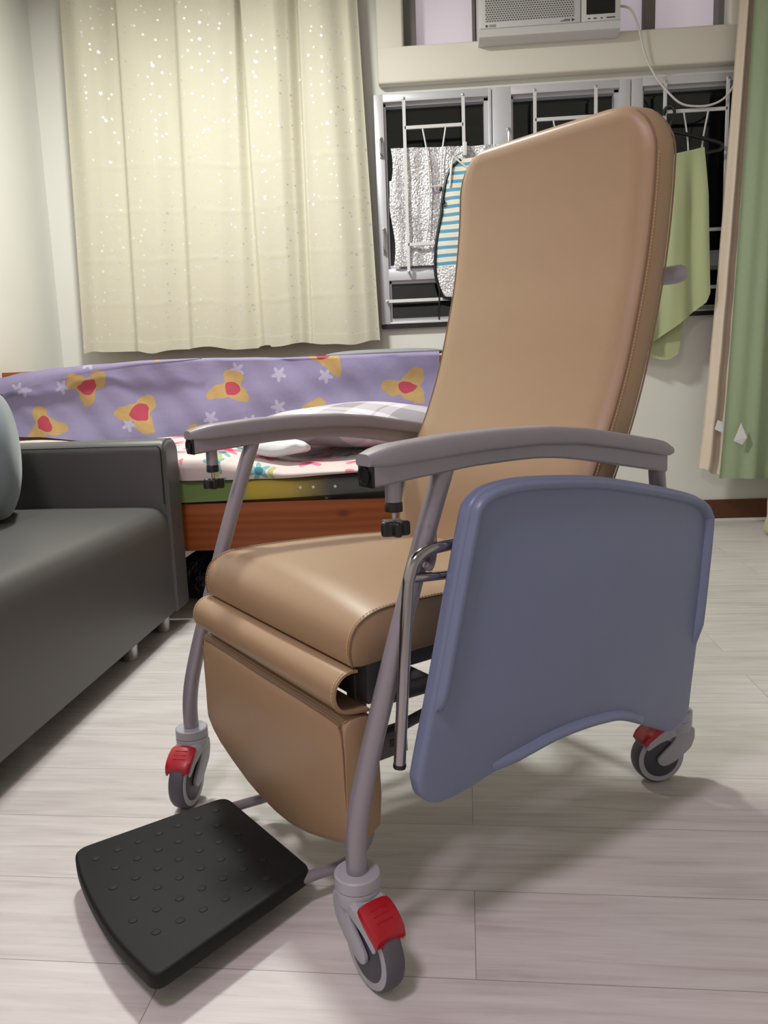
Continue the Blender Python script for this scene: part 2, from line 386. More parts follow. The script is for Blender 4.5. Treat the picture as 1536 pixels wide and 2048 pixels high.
def smooth_interp(tab, x):
    if x <= tab[0][0]: return tab[0][1]
    for (a, b), (c, d) in zip(tab, tab[1:]):
        if x <= c:
            t = (x-a)/(c-a); t = t*t*(3-2*t); return b + (d-b)*t
    return tab[-1][1]
def rrect(x0, x1, y0, y1, r, seg=6):
    """rounded rectangle; r a number or (bl, br, tr, tl)"""
    rs = r if isinstance(r, tuple) else (r,)*4; out = []
    for (cx, cy, a0, rr) in ((x0+rs[0], y0+rs[0], PI, rs[0]), (x1-rs[1], y0+rs[1], 1.5*PI, rs[1]), (x1-rs[2], y1-rs[2], 0, rs[2]), (x0+rs[3], y1-rs[3], 0.5*PI, rs[3])):
        for i in range(seg+1): out.append((cx+rr*math.cos(a0+0.5*PI*i/seg), cy+rr*math.sin(a0+0.5*PI*i/seg)))
    return out
def round_poly(pts, r, seg=5):
    """polygon with rounded corners; r a number or list"""
    n = len(pts); out = []
    for i in range(n):
        p0 = Vector(pts[i-1]); p1 = Vector(pts[i]); p2 = Vector(pts[(i+1) % n]); rr = r[i] if isinstance(r, (list, tuple)) else r
        if rr <= 0: out.append(tuple(p1)); continue
        a = p1 + (p0-p1).normalized()*min(rr, (p0-p1).length*0.48); b = p1 + (p2-p1).normalized()*min(rr, (p2-p1).length*0.48)
        for k in range(seg+1):
            t = k/seg; out.append(tuple(a*(1-t)**2 + p1*2*t*(1-t) + b*t*t))
    return out
WM = {}
def link(name, g, mat, parent=None, local=False, angle=35, smooth=True):
    me = bpy.data.meshes.new(name)
    inv = None
    if parent is not None and not local: inv = WM[parent.name].inverted()
    if CHAIR_FIT[0]: g.v = [Vector((p.x, p.y, p.z*(1+0.022*(0.31-p.y)/0.62) if p.z > 0.15 else p.z)) for p in g.v]
    me.from_pydata([tuple(inv @ p if inv else p) for p in g.v], [], g.f)
    bm = bmesh.new(); bm.from_mesh(me); bmesh.ops.recalc_face_normals(bm, faces=list(bm.faces)); bm.to_mesh(me); bm.free()
    if smooth:
        me.shade_smooth(); me.set_sharp_from_angle(angle=math.radians(angle))
    me.materials.append(M[mat])
    o = bpy.data.objects.new(name, me); C.objects.link(o)
    if parent is not None: o.parent = parent; WM[o.name] = WM[parent.name].copy()
    else: WM[o.name] = Matrix.Identity(4)
    return o
CHAIR_FIT = [False]
def tag(o, label, cat, group=None):
    o['label'] = label; o['category'] = cat
    if group: o['group'] = group
    return o
def thing(name, label, cat, loc=(0, 0, 0), rotz=0.0, group=None):
    o = bpy.data.objects.new(name, None); o.empty_display_size = 0.05; C.objects.link(o); o.location = loc; o.rotation_euler = (0, 0, rotz)
    WM[o.name] = Matrix.Translation(loc) @ Matrix.Rotation(rotz, 4, 'Z')
    return tag(o, label, cat, group)
def solo(name, g, mat, label, cat, loc, **kw):
    """a thing that is one mesh; geometry given in room coordinates, origin set at loc"""
    g.v = [p-Vector(loc) for p in g.v]
    o = link(name, g, mat, **kw); o.location = loc; WM[o.name] = Matrix.Translation(loc); return tag(o, label, cat)
def struct(name, g, mat, parent=None, **kw):
    o = link(name, g, mat, parent, **kw)
    if parent is None: o['kind'] = 'structure'
    return o

# ------------------------------------------------------------------ room shell
XL, XR, YB, YW, ZC = -2.19, 2.7, -1.7, 4.527, 3.12
struct('floor', G().box(XL-0.1, XR+0.1, YB-0.1, YW+0.2, -0.08, 0.0), 'floor', smooth=False)
struct('ceiling', G().box(XL-0.1, XR+0.1, YB-0.1, YW+0.3, ZC, ZC+0.08), 'ceiling', smooth=False)
struct('wall_left', G().box(XL-0.1, XL, YB-0.1, YW+0.3, 0, ZC), 'wall', smooth=False)
struct('wall_right', G().box(XR, XR+0.1, YB-0.1, YW+0.3, 0, ZC), 'wall', smooth=False)
struct('wall_near', G().box(XL, XR, YB-0.1, YB, 0, ZC), 'wall', smooth=False)
# far wall with openings for the windows and for the air conditioner
WX0, WX1, WZ0, WZ1 = -0.288, 1.76, 1.164, 2.408
g = G()
g.box(XL, WX0, YW, YW+0.14, 0, ZC); g.box(WX1, XR, YW, YW+0.14, 0, ZC)
g.box(WX0, WX1, YW, YW+0.14, 0, WZ0); g.box(WX0, WX1, YW, YW+0.14, WZ1, 2.598); g.box(WX0, -0.112, YW, YW+0.14, 2.598, ZC); g.box(1.584, WX1, YW, YW+0.14, 2.598, ZC)
struct('wall_far', g, 'wall', smooth=False)
# boxed-out surround of the air conditioner opening
g = G().box(-0.256, 1.80, 4.462, YW-0.001, 2.450, 2.634, r=0.012, seg=3)
g.box(-0.256, -0.115, 4.462, YW-0.001, 2.62, ZC, r=0.012, seg=3); g.box(1.584, 1.80, 4.462, YW-0.001, 2.62, ZC, r=0.012, seg=3)
struct('trim_1', g, 'beige_wall')
g = G().box(XL, XR, YW-0.012, YW-0.001, 0.014, 0.122); struct('baseboard_far', g, 'base_wood', smooth=False)
g = G().box(XL, XR, YW-0.016, YW-0.001, 0.0, 0.013); struct('trim_2', g, 'white_trim', smooth=False)
g = G().box(XL+0.001, XL+0.012, YB, YW-0.02, 0.014, 0.12); struct('baseboard_left', g, 'base_wood', smooth=False)
# frosted panels behind the air conditioner
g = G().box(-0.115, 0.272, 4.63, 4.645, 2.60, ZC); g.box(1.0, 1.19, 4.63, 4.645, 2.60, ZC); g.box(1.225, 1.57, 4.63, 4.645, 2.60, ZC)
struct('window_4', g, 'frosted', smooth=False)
g = G().box(-0.112, -0.045, 4.55, 4.63, 2.634, ZC); g.box(0.262, 0.276, 4.58, 4.64, 2.634, ZC); g.box(1.176, 1.236, 4.58, 4.64, 2.634, ZC, r=0.004); g.box(1.555, 1.583, 4.55, 4.64, 2.634, ZC)
g.box(-0.112, 1.583, 4.53, 4.66, 2.60, 2.633)
struct('trim_3', g, 'grey_seal', smooth=False)
# backs beyond the panes: night outside
g = G().box(-1.2, 2.6, 6.2, 6.25, 0.4, 3.6); struct('wall_outside', g, 'outside', smooth=False)
g = G().box(-1.2, 2.6, 4.68, 6.2, 2.75, 2.8); struct('ceiling_outside', g, 'outside', smooth=False)

# ------------------------------------------------------------------ windows with their burglar bars
def window(idx, x0, x1, px0, px1):
    y0, y1 = YW-0.035, YW+0.055
    g = G()
    # outer casement frame
    g.box(x0, px0, y0, y1, 1.187, WZ1, r=0.003); g.box(px1, x1, y0, y1, 1.187, WZ1, r=0.003)
    g.box(px0-0.002, px1+0.002, y0, y1, 2.366, WZ1, r=0.003); g.box(px0-0.002, px1+0.002, y0, y1, 1.426, 1.489, r=0.003); g.box(px0-0.002, px1+0.002, y0, y1, 1.187, 1.198, r=0.002)
    # sloped inner sash
    for (a, b, c, d) in ((px0, px1, 1.489, 2.366), (px0, px1, 1.198, 1.426)):
        wd = 0.022
        g.box(a-0.001, a+wd*0.5, y0+0.03, y1, c, d); g.box(b-wd, b+0.001, y0+0.03, y1, c, d); g.box(a, b, y0+0.03, y1, d-wd*0.6, d+0.001); g.box(a, b, y0+0.025, y1, c-0.001, c+wd)
    o = struct('window_%d' % idx, g, 'alu')
    g = G().box(px0, px1, y1-0.014, y1-0.010, 1.49, 2.365); g.box(px0, px1, y1-0.014, y1-0.010, 1.199, 1.425)
    link('glass_pane', g, 'glass', o, smooth=False)
    g = G().box(x0, x1, y0+0.004, y1, 1.164, 1.186); link('black_seal', g, 'black_seal', o, smooth=False)
    return o
w1 = window(1, -0.287, 0.352, -0.235, 0.334)
w2 = window(2, 0.356, 1.090, 0.458, 1.031)
w3 = window(3, 1.094, 1.755, 1.154, 1.700)
for wv_, hz in ((w1, ((2.18, 2.086), (1.704, 1.575))), (w2, ((2.19, 2.09),))):
    x = -0.253 if wv_ is w1 else 0.44
    for (a, b) in hz:
        h = G().tube([(x, YW-0.036, a), (x, YW-0.06, a-0.008), (x, YW-0.065, (a+b)/2), (x, YW-0.06, b+0.008), (x, YW-0.036, b)], 0.0065, 8, 4)
        h.box(x-0.009, x+0.009, YW-0.042, YW-0.034, a-0.008, a+0.008, r=0.002); h.box(x-0.009, x+0.009, YW-0.042, YW-0.034, b-0.008, b+0.008, r=0.002)
        link('window_handle', h, 'steel', wv_)
def bars(parent, xa, xb, xl, xr):
    yy = YW-0.085
    def flat(g, x0, z0, x1, z1, wd):
        d = Vector((x1-x0, 0, z1-z0)); L_ = d.length; d.normalize(); n_ = Vector((d.z, 0, -d.x))
        m = Matrix(((d.x, n_.x, 0, x0), (0, 0, 1, yy), (d.z, n_.z, 0, z0), (0, 0, 0, 1)))
        g.box(0, L_, -wd/2, wd/2, -0.005, 0.005, r=0.0015, seg=1, mtx=m)
    g = G(); wd = 0.018
    flat(g, xa, 1.455, xa, 2.370, wd); flat(g, xb, 1.455, xb, 2.370, wd)
    flat(g, xa, 2.214, xb, 2.214, wd); flat(g, xa, 1.608, xb, 1.608, wd)
    W_ = xb-xa; c = (xa+xb)/2
    for sgn in (-1, 1):
        p = [Vector((c+sgn*0.195*W_, yy, 2.205)), Vector((c+sgn*0.12*W_, yy, 2.06)), Vector((c+sgn*0.10*W_, yy, 1.907)), Vector((c+sgn*0.12*W_, yy, 1.75)), Vector((c+sgn*0.195*W_, yy, 1.61))]
        g.tube(p, 0.0045, 6, 5)
    g.tube([(c-0.1*W_, yy, 1.907), (c+0.1*W_, yy, 1.907)], 0.0045, 6)
    flat(g, xl, 1.308, xr, 1.308, wd)
    o = link('burglar_bars', g, 'white_metal', parent)
    g = G()
    for x, z in ((xa, 2.362), (xb, 2.362), (xa, 1.463), (xb, 1.463), (xl+0.01, 1.308), (xr-0.01, 1.308)):
        g.lathe([(0.006, 0), (0.006, 0.05)], (x, yy-0.004, z), (0, 1, 0), 10); g.lathe([(0.002, -0.004), (0.007, -0.002), (0.007, 0.0)], (x, yy-0.006, z), (0, 1, 0), 10)
    link('bar_bolt', g, 'steel', o)
bars(w1, -0.121, 0.197, -0.256, 0.35); bars(w2, 0.577, 0.897, 0.37, 1.07); bars(w3, 1.256, 1.578, 1.11, 1.74)
g = G().box(1.66, 1.675, YW-0.06, YW-0.034, 1.72, 1.86, r=0.003); link('window_handle', g, 'black', w3)
g = G().box(1.585, 1.615, YW-0.06, YW-0.036, 1.23, 1.36, r=0.004); g.box(1.595, 1.605, YW-0.07, YW-0.055, 1.35, 1.42, r=0.002); link('window_latch', g, 'clip', w3)
g = G().box(-0.215, -0.190, YW-0.055, YW-0.034, 1.86, 1.955, r=0.003); link('window_latch', g, 'clip', w1)

# foil insulation sheet hung behind the bars
def foil_fn(u, v):
    x = -0.205 + 0.62*u; z = 1.497 + (2.122-1.497)*v
    if u < 0.1: x += 0.012*math.sin(v*9) * (1-u*10)
    zz = z - 0.012*u*v
    return (x, YW-0.052 - 0.006*abs(math.sin(u*9+v*3)) - 0.004*math.sin(v*14+u*5) - 0.003*math.sin(u*40), zz)
solo('foil_insulation_sheet', G().grid(foil_fn, 60, 50, 0.002), 'foil', 'crinkled silver foil sheet covering the left window pane behind the white bars', 'foil sheet', (0.1, YW-0.05, 1.8), angle=60)

# striped insulated bag hanging left of the backrest
def bag(z0, z1, mat, name, parent):
    def half(z): # left and right edge
        xl = interp([(1.315, 0.075), (1.40, 0.036), (1.475, 0.026), (1.59, 0.034), (1.77, 0.070), (1.80, 0.070), (1.958, 0.108), (2.03, 0.170)], z)
        return xl, 0.40 - 0.3*(xl-0.02)
    def fn(u, v):
        z = z0+(z1-z0)*v; a, b = half(z); x = a+(b-a)*u
        puff = 0.03*math.sin(PI*min(max(u, 0.0), 1))*(0.6+0.4*math.sin(PI*(z-1.3)/0.75))
        return (x, YW-0.115-puff-0.004*math.sin(u*13+z*20), z)
    return link(name, G().grid(fn, 24, 26, 0.004), mat, parent)
bg = thing('striped_bag', 'blue and cream striped bag with foil lower half hanging on the window bars', 'bag', (0.2, YW-0.115, 1.32))
bag(1.478, 2.03, 'stripe', 'striped_panel', bg); bag(1.315, 1.4785, 'foil', 'foil_panel', bg)
link('black_edging', G().tube([(0.176, YW-0.118, 2.03), (0.106, YW-0.118, 1.958), (0.068, YW-0.118, 1.80), (0.066, YW-0.12, 1.76), (0.032, YW-0.118, 1.59), (0.024, YW-0.118, 1.475), (0.034, YW-0.118, 1.40), (0.074, YW-0.118, 1.312), (0.20, YW-0.118, 1.300)], lambda t: 0.008, 8, 5), 'black', bg)
link('black_cord', G().tube([(0.046, YW-0.122, 1.36), (0.042, YW-0.122, 1.28), (0.04, YW-0.12, 1.193)], 0.0045, 8, 4), 'black', bg)
link('cord_lock', G().lathe([(0.004, 0), (0.011, 0.006), (0.011, 0.02), (0.004, 0.026)], (0.078, YW-0.13, 1.80), (0, 0, 1), 12), 'black', bg); link('cord_lock', G().lathe([(0.004, 0), (0.008, 0.005), (0.008, 0.02), (0.004, 0.024)], (0.062, YW-0.13, 1.868), (0.3, 0, 1), 12), 'black', bg)
g = G()
g.tube([(0.115, YW-0.135, 1.89), (0.125, YW-0.135, 1.99), (0.14, YW-0.13, 2.04), (0.197, YW-0.09, 2.075)], 0.006, 8, 4); g.tube([(0.14, YW-0.13, 2.04), (0.19, YW-0.135, 1.995), (0.23, YW-0.135, 1.96)], 0.005, 8, 4)
g.box(0.19, 0.212, YW-0.11, YW-0.078, 2.05, 2.12, r=0.004)
link('hanging_clip', g, 'clip', bg)

# black hanger on the right-hand bars, towel over its lower rail
g = G()
hy = YW-0.125
g.tube([(1.250, hy+0.03, 2.195), (1.252, hy+0.03, 2.222), (1.275, hy+0.02, 2.236), (1.296, hy+0.01, 2.21), (1.290, hy, 2.165), (1.272, hy, 2.13), (1.268, hy, 2.10)], 0.008, 8, 4)
g.tube([(1.000, hy, 2.012), (1.03, hy, 2.04), (1.19, hy, 2.09), (1.27, hy, 2.102), (1.352, hy, 2.088), (1.51, hy, 2.04), (1.541, hy, 2.022), (1.535, hy, 2.004), (1.50, hy, 1.994), (1.27, hy, 1.965), (1.03, hy, 1.994), (1.002, hy, 2.005)], 0.0105, 8, 4)
solo('clothes_hanger', g, 'black', 'black plastic clothes hanger hooked on the right window bars', 'hanger', (1.27, hy, 2.0))
tw = thing('towel', 'pale green terry towel draped over the black hanger behind the chair', 'towel', (1.28, hy, 1.5))
def top_z(x): return 1.975 + (1.997-1.975)*(x-1.312)/0.13 if x > 1.27 else 1.968 + 0.1*(1.27-x)
def towel_fn(front):
    def fn(u, v):
        xt = 1.10 + 0.345*u
        right_ = interp([(0, 1.445), (0.3, 1.466), (1, 1.490)], v)
        x = 1.085-0.05*v + (right_-(1.085-0.05*v))*u
        zb = interp([(1.0, 1.06), (1.21, 1.03), (1.36, 1.135), (1.475, 1.225), (1.5, 1.30)], x) if front else interp([(1.0, 1.0), (1.20, 0.945), (1.29, 0.925), (1.345, 0.955), (1.362, 1.05), (1.375, 1.2), (1.5, 1.3)], x)
        if not front: x = min(x, 1.475)
        zt = min(1.997, 1.968+0.17*max(0, (x-1.27)))+0.015
        z = zt + (zb-zt)*v
        fold = (0.016*math.sin(u*17+0.6*math.sin(v*3)) + 0.005*math.sin(u*31+1))*min(1, v*3+0.1)
        y = hy + (-0.017-0.006*min(1, v*6) if front else 0.017+0.008*min(1, v*5)) + fold*(1 if front else 0.6)
        return (x, y, z)
    return fn
link('front_fall', G().grid(towel_fn(True), 40, 40, 0.004), 'towel', tw); link('back_fall', G().grid(towel_fn(False), 40, 40, 0.004), 'towel', tw)
g = G()
fn = towel_fn(True); p = [Vector(fn(i/24, 1.0)) for i in range(25)]
for a, b in zip(p, p[1:]): pass
g.loft([[q+Vector((0, -0.004, -0.002)), q+Vector((0, -0.004, 0.016)), q+Vector((0, 0.006, 0.016)), q+Vector((0, 0.006, -0.002))] for q in p]); link('towel_hem', g, 'towel_hem', tw)
fn2 = towel_fn(False); p = [Vector(fn2(i/24, 1.0)) for i in range(25)]
g = G().loft([[q+Vector((0, -0.004, -0.002)), q+Vector((0, -0.004, 0.014)), q+Vector((0, 0.006, 0.014)), q+Vector((0, 0.006, -0.002))] for q in p]); link('towel_hem', g, 'towel_hem', tw)

# ------------------------------------------------------------------ air conditioner
ac = thing('air_conditioner', 'white window air conditioner with perforated grille at the top of the wall', 'air conditioner', (0.643, 4.50, 2.6))
AY = 4.372
link('housing', G().box(0.282, 1.006, AY, 4.70, 2.636, 3.06, r=0.012, seg=3), 'ac_white', ac)
g = G().loft([[(x, AY+0.002, 2.652), (x, AY-0.006, 2.645), (x, AY-0.002, 2.61), (x, AY+0.02, 2.598), (x, 4.46, 2.598), (x, 4.46, 2.652)] for x in (0.284, 0.64, 1.004)]); link('bottom_lip', g, 'ac_white', ac)
pn = link('front_panel', G().box(0.288, 0.800, AY-0.012, AY+0.004, 2.646, 3.05, r=0.005), 'ac_white', ac)
link('air_grille', G().box(0.316, 0.768, AY-0.0135, AY-0.010, 2.674, 3.035), 'grille', pn, smooth=False)
cp = link('control_panel', G().box(0.806, 1.002, AY-0.012, AY+0.004, 2.646, 3.05, r=0.005), 'ac_white', ac)
link('display', G().box(0.830, 0.975, AY-0.0145, AY-0.010, 2.678, 2.93, r=0.002, seg=1), 'ac_black', cp)
def text(name, body, size, loc, mat, parent, ext=0.0004):
    cu = bpy.data.curves.new(name, 'FONT'); cu.body = body; cu.size = size; cu.extrude = ext
    t = bpy.data.objects.new(name+'_curve', cu); C.objects.link(t)
    dg = bpy.context.evaluated_depsgraph_get(); me = bpy.data.meshes.new_from_object(t.evaluated_get(dg)); bpy.data.objects.remove(t)
    m = Matrix.Translation(loc) @ Matrix.Rotation(PI/2, 4, 'X'); m = WM[parent.name].inverted() @ m
    me.transform(m); me.materials.clear(); me.materials.append(M[mat])
    o = bpy.data.objects.new(name, me); C.objects.link(o); o.parent = parent; WM[o.name] = WM[parent.name].copy(); return o
text('logo_lettering', 'GREE', 0.016, (0.333, AY-0.0128, 2.651), 'ink', pn)
link('logo_mark', G().lathe([(0.006, 0), (0.006, 0.001)], (0.322, AY-0.0122, 2.6565), (0, -1, 0), 16), 'ink', pn)
g = G()
for i, (a, b, z) in enumerate(((0.716, 0.748, 2.663), (0.700, 0.748, 2.657))): g.box(a, b, AY-0.0128, AY-0.0115, z-0.0018, z+0.0018)
g.prism([(0.756, 2.651), (0.772, 2.660), (0.756, 2.669)], 0.001, lambda a, b, c: (a, AY-0.0118-c, b)); link('small_print', g, 'ink', pn)
g = G()
for a, b in ((0.838, 0.850), (0.866, 0.882), (0.902, 0.912), (0.932, 0.975)): g.box(a, b, AY-0.0128, AY-0.0115, 2.656, 2.662)
link('small_print', g, 'ink', cp)
solo('power_cable', G().tube([(1.0, 4.43, 2.728), (1.022, 4.41, 2.728), (1.067, 4.40, 2.70), (1.110, 4.42, 2.617), (1.146, 4.43, 2.497), (1.197, 4.43, 2.395), (1.254, 4.425, 2.318), (1.326, 4.42, 2.248), (1.403, 4.42, 2.227), (1.493, 4.42, 2.231), (1.568, 4.42, 2.273), (1.625, 4.42, 2.38), (1.68, 4.43, 2.60)], 0.0055, 10, 6), 'cable', 'white power cable drooping from the air conditioner across the window', 'cable', (1.3, 4.42, 2.4))

# ------------------------------------------------------------------ curtains
TOPX = [-1.945, -1.780, -1.625, -1.458, -1.295, -1.0, -0.970, -0.735, -0.660, -0.50, -0.355]
BOTX = [-1.998, -1.880, -1.668, -1.545, -1.353, -1.095, -0.943, -0.750, -0.672, -0.48, -0.294]
FY = [0.018, -0.020, 0.030, -0.030, 0.026, -0.030, 0.036, -0.020, 0.040, -0.034, 0.0]
KU = [0.0, 0.09, 0.17, 0.27, 0.38, 0.52, 0.575, 0.69, 0.745, 0.87, 1.0]
FOLDS = [(0, .01), (.06, -.012), (.10, 0), (.155, .036), (.172, -.03), (.27, -.012), (.36, .030), (.385, -.022), (.47, -.03), (.53, 0), (.565, .04), (.58, -.03), (.66, -.02), (.70, .012), (.735, .045), (.752, -.025), (.87, -.035), (.95, -.01), (1, .03)]
def star_curtain(u, v):      # v 0 bottom .. 1 top
    xt = interp(list(zip(KU, TOPX)), u); xb = interp(list(zip(KU, BOTX)), u); x = xb+(xt-xb)*v
    y = smooth_interp(FOLDS, u)
    y += 0.009*math.sin(u*41+v*2.2)*(0.4+0.6*v) + 0.010*math.sin(u*19-v*3.0)*v
    for c_, amp in ((0.655, 0.05), (0.80, 0.03)):                  # swags sagging near the top
        if v > 0.45: y += amp*0.22*math.exp(-((u-c_)/0.045)**2)*math.sin((v-0.45)*26)*(v-0.45)
    for zc_ in (0.13, 0.25, 0.38, 0.50):                            # ironed horizontal creases
        y -= 0.0022*math.exp(-((v-zc_-0.006*math.sin(u*9))/0.003)**2)
    zb = 1.088 + 0.010*math.sin(u*20) + (0.010 if 0.56 < u < 0.60 else 0) + 0.004*math.sin(u*47)
    z = zb + (3.06-zb)*v
    return (x, 4.385+y*(0.8+0.35*v), z)
lc = thing('star_curtain', 'cream curtain sprinkled with small silver stars hanging at the left window', 'curtain', (-1.15, 4.385, 1.09))
link('curtain_cloth', G().grid(star_curtain, 220, 150, 0.002), 'stars', lc, angle=80)
link('hem', G().grid(lambda u, v: tuple(Vector(star_curtain(u, v*0.028))+Vector((0, -0.003, -0.001))), 220, 4, 0.005), 'stars', lc, angle=80)
g = G().tube([(-2.1, 4.40, 3.085), (2.4, 4.40, 3.085)], 0.012, 10); solo('curtain_rail', g, 'alu', 'pale curtain rail under the ceiling along the window wall', 'rail', (0, 4.40, 3.085))

def green_curtain(u, v):
    xt = 1.668+0.50*u; xb = 1.552+0.72*u
    x = xb+(xt-xb)*v**0.8
    y = 4.300 + 0.026*math.sin(u*17+0.9+0.5*math.sin(v*2))*(0.7+0.3*v) + 0.007*math.sin(u*43+1)
    y += 0.014*math.exp(-((u-0.42)/0.05)**2)*math.sin(min(1, (1-v)*3)*PI)
    z = 0.272 - 0.006*u + (3.07-0.27)*v
    return (x, y, z)
gc = thing('green_curtain', 'sage green drape hanging at the right edge of the window wall', 'curtain', (1.8, 4.31, 0.27))
link('curtain_cloth', G().grid(green_curtain, 130, 90, 0.002), 'green_curtain', gc, angle=80)
link('hem', G().grid(lambda u, v: tuple(Vector(green_curtain(u, v*0.026))+Vector((0, -0.003, -0.001))), 130, 4, 0.005), 'green_curtain', gc, angle=80)
def beige_curtain(u, v):
    xt = 1.622+0.12*u; xb = 1.458+0.20*u
    x = xb+(xt-xb)*v**0.75
    y = 4.378 + 0.020*math.sin(u*15+1.2) + 0.004*math.sin(v*60+u*9)*max(0, 0.7-v)
    return (x, y, 0.318-0.05*u+0.01*math.sin(u*11) + (3.07-0.318)*v)
bc = thing('beige_curtain', 'narrow bunched beige lining curtain behind the sage green drape', 'curtain', (1.56, 4.37, 0.3))
link('curtain_cloth', G().grid(beige_curtain, 60, 110, 0.002), 'beige_curtain', bc, angle=80)
def label_card(pts, y, parent, lines):
    g = G().prism(pts, 0.0012, lambda a, b, c: (a, y-c-0.004*math.sin(b*40), b)); o = link('care_label', g, 'tag', parent, smooth=False); o['label'] = 'white care label'
    if lines:
        c_ = Vector((sum(p[0] for p in pts)/4, sum(p[1] for p in pts)/4)); g = G()
        for k in range(5): g.box(c_.x-0.012, c_.x+0.010-0.002*(k % 2), y-0.0035, y-0.0028, c_.y+0.020-k*0.009, c_.y+0.023-k*0.009)
        link('label_print', g, 'tag_print', o, smooth=False)
label_card([(1.524, 0.541), (1.569, 0.519), (1.582, 0.573), (1.541, 0.590)], 4.335, bc, False)
label_card([(1.600, 0.480), (1.647, 0.457), (1.668, 0.496), (1.637, 0.575)], 4.262, gc, False)

# canvas storage bag at the right
sb = thing('canvas_storage_bag', 'cream canvas storage bag on the floor beneath the green curtain', 'storage bag', (1.94, 4.0, 0))
def sbag():
    secs = []
    for k, (z, r) in enumerate(((0.0, 0.20), (0.004, 0.235), (0.03, 0.252), (0.10, 0.246), (0.17, 0.235), (0.225, 0.232), (0.255, 0.222), (0.30, 0.20), (0.318, 0.19), (0.31, 0.175), (0.20, 0.17))):
        secs.append([(1.94+(r+0.006*math.sin(3*a+z*30)+0.003*math.sin(7*a+z*50))*math.cos(a), 4.0+(r+0.006*math.sin(3*a+z*30))*math.sin(a), z+(0.008*math.sin(5*a) if z > 0.2 else 0)) for a in [2*PI*j/48 for j in range(48)]])
    return G().loft(secs)
link('bag_body', sbag(), 'canvas', sb, angle=70)
def strap(a0):
    c0 = Vector((1.94, 4.0, 0)); d = Vector((math.cos(a0), math.sin(a0), 0)); t = Vector((-d.y, d.x, 0)); pr = [(0.255, 0.150), (0.252, 0.19), (0.246, 0.235), (0.240, 0.27), (0.226, 0.305), (0.19, 0.325)]
    return G().loft([[c0+d*(r+e)+t*w_+Vector((0, 0, z)) for e, w_ in ((0, -0.018), (0.003, -0.018), (0.003, 0.018), (0, 0.018))] for r, z in pr])
link('handle_strap', strap(math.radians(218)), 'canvas', sb); link('handle_strap', strap(math.radians(255)), 'canvas', sb)

# ------------------------------------------------------------------ bed and bedding
bed = thing('bed', 'orange pine bed frame beside the dark sofa under the curtained window', 'bed', (-1.0, 3.4, 0))
link('side_rail', G().box(-2.12, 0.14, 2.785, 2.812, 0.252, 0.432, r=0.004), 'pine', bed)
link('slat_base', G().box(-2.10, 0.10, 2.813, 3.80, 0.33, 0.395), 'pine', bed, smooth=False)
bb = link('back_guard', G().box(-2.168, 0.14, 3.805, 3.86, 0.06, 0.978, r=0.004), 'pine', bed)
link('back_ledge', G().box(-2.168, 0.14, 3.861, 4.07, 0.945, 0.966, r=0.003), 'pine', bed)
for x, y in ((-2.06, 2.83), (0.10, 2.83), (-2.06, 3.77), (0.10, 3.77)): link('leg', G().box(x-0.035, x+0.035, y-0.015 if y < 3 else y-0.03, y+0.05 if y < 3 else y+0.034, 0, 0.33, r=0.004), 'pine', bed)
def mat_sec(x):
    sag = 0.010*math.sin(x*5)+0.006*math.sin(x*13)
    zt = 0.528 + 0.006*math.sin(x*4)
    zb = 0.4395 + interp([(-2.1, -0.004), (-0.95, -0.004), (-0.55, 0.004), (-0.15, 0.022), (0.12, 0.022)], x)
    return [(x, p[0], p[1]) for p in ((2.806, zb-0.002), (2.772, zb+0.002), (2.764+sag*0.5, zb+0.02), (2.760+sag, (zt+zb)/2), (2.766+sag*0.5, zt-0.02), (2.782, zt-0.004), (2.81, zt), (3.76, zt), (3.79, zt-0.02), (3.79, 0.43), (3.77, 0.40), (2.822, 0.40), (2.818, 0.432))]
solo('mattress', G().loft([mat_sec(-2.10+2.21*i/60) for i in range(61)]), 'mattress', 'mattress in a green, yellow and grey fitted sheet on the pine bed', 'mattress', (-1.0, 3.2, 0.42), angle=60)
def quilt_fn(u, v):
    x = -2.05+2.10*u
    low = interp([(-2.1, 0.530), (-0.96, 0.522), (-0.58, 0.519), (-0.30, 0.533), (0.06, 0.535)], x)
    hi = interp([(-2.1, 0.63), (-1.5, 0.622), (-0.99, 0.622), (-0.82, 0.618), (-0.70, 0.585), (-0.55, 0.562), (-0.3, 0.566), (0.06, 0.57)], x)
    wob = 0.006*math.sin(x*17)+0.004*math.sin(x*31+2)
    if v < 0.16: t = v/0.16; return (x, 2.757+(0.012 if x < -0.93 else 0)+wob*(0.3 if x < -0.93 else 1)-0.010*math.sin(t*PI), low+(hi-0.02-low)*t)
    t = (v-0.16)/0.84; y = 2.757+(0.012 if x < -0.93 else 0)*(1-t)+wob*(0.3 if x < -0.93 else 1)*(1-t)+0.78*t
    z = hi-0.02 + 0.02*min(1, t*8) + 0.010*math.sin(x*9+y*7)*min(1, t*4) + 0.012*t
    return (x, y, z)
g = G().grid(quilt_fn, 110, 40)
k = len(g.v)
def quilt_bottom(u, v):
    p = quilt_fn(u, v); return (p[0], max(2.757+0.006*math.sin(p[0]*17), p[1]), 0.531 if p[1] > 2.80 else min(p[2], max(0.531, 0.531))-0.0)
solo('floral_quilt', G().grid(quilt_fn, 110, 40, 0.006), 'quilt', 'white quilt with pink and teal flowers folded along the bed front', 'quilt', (-1.0, 3.1, 0.53), angle=70)
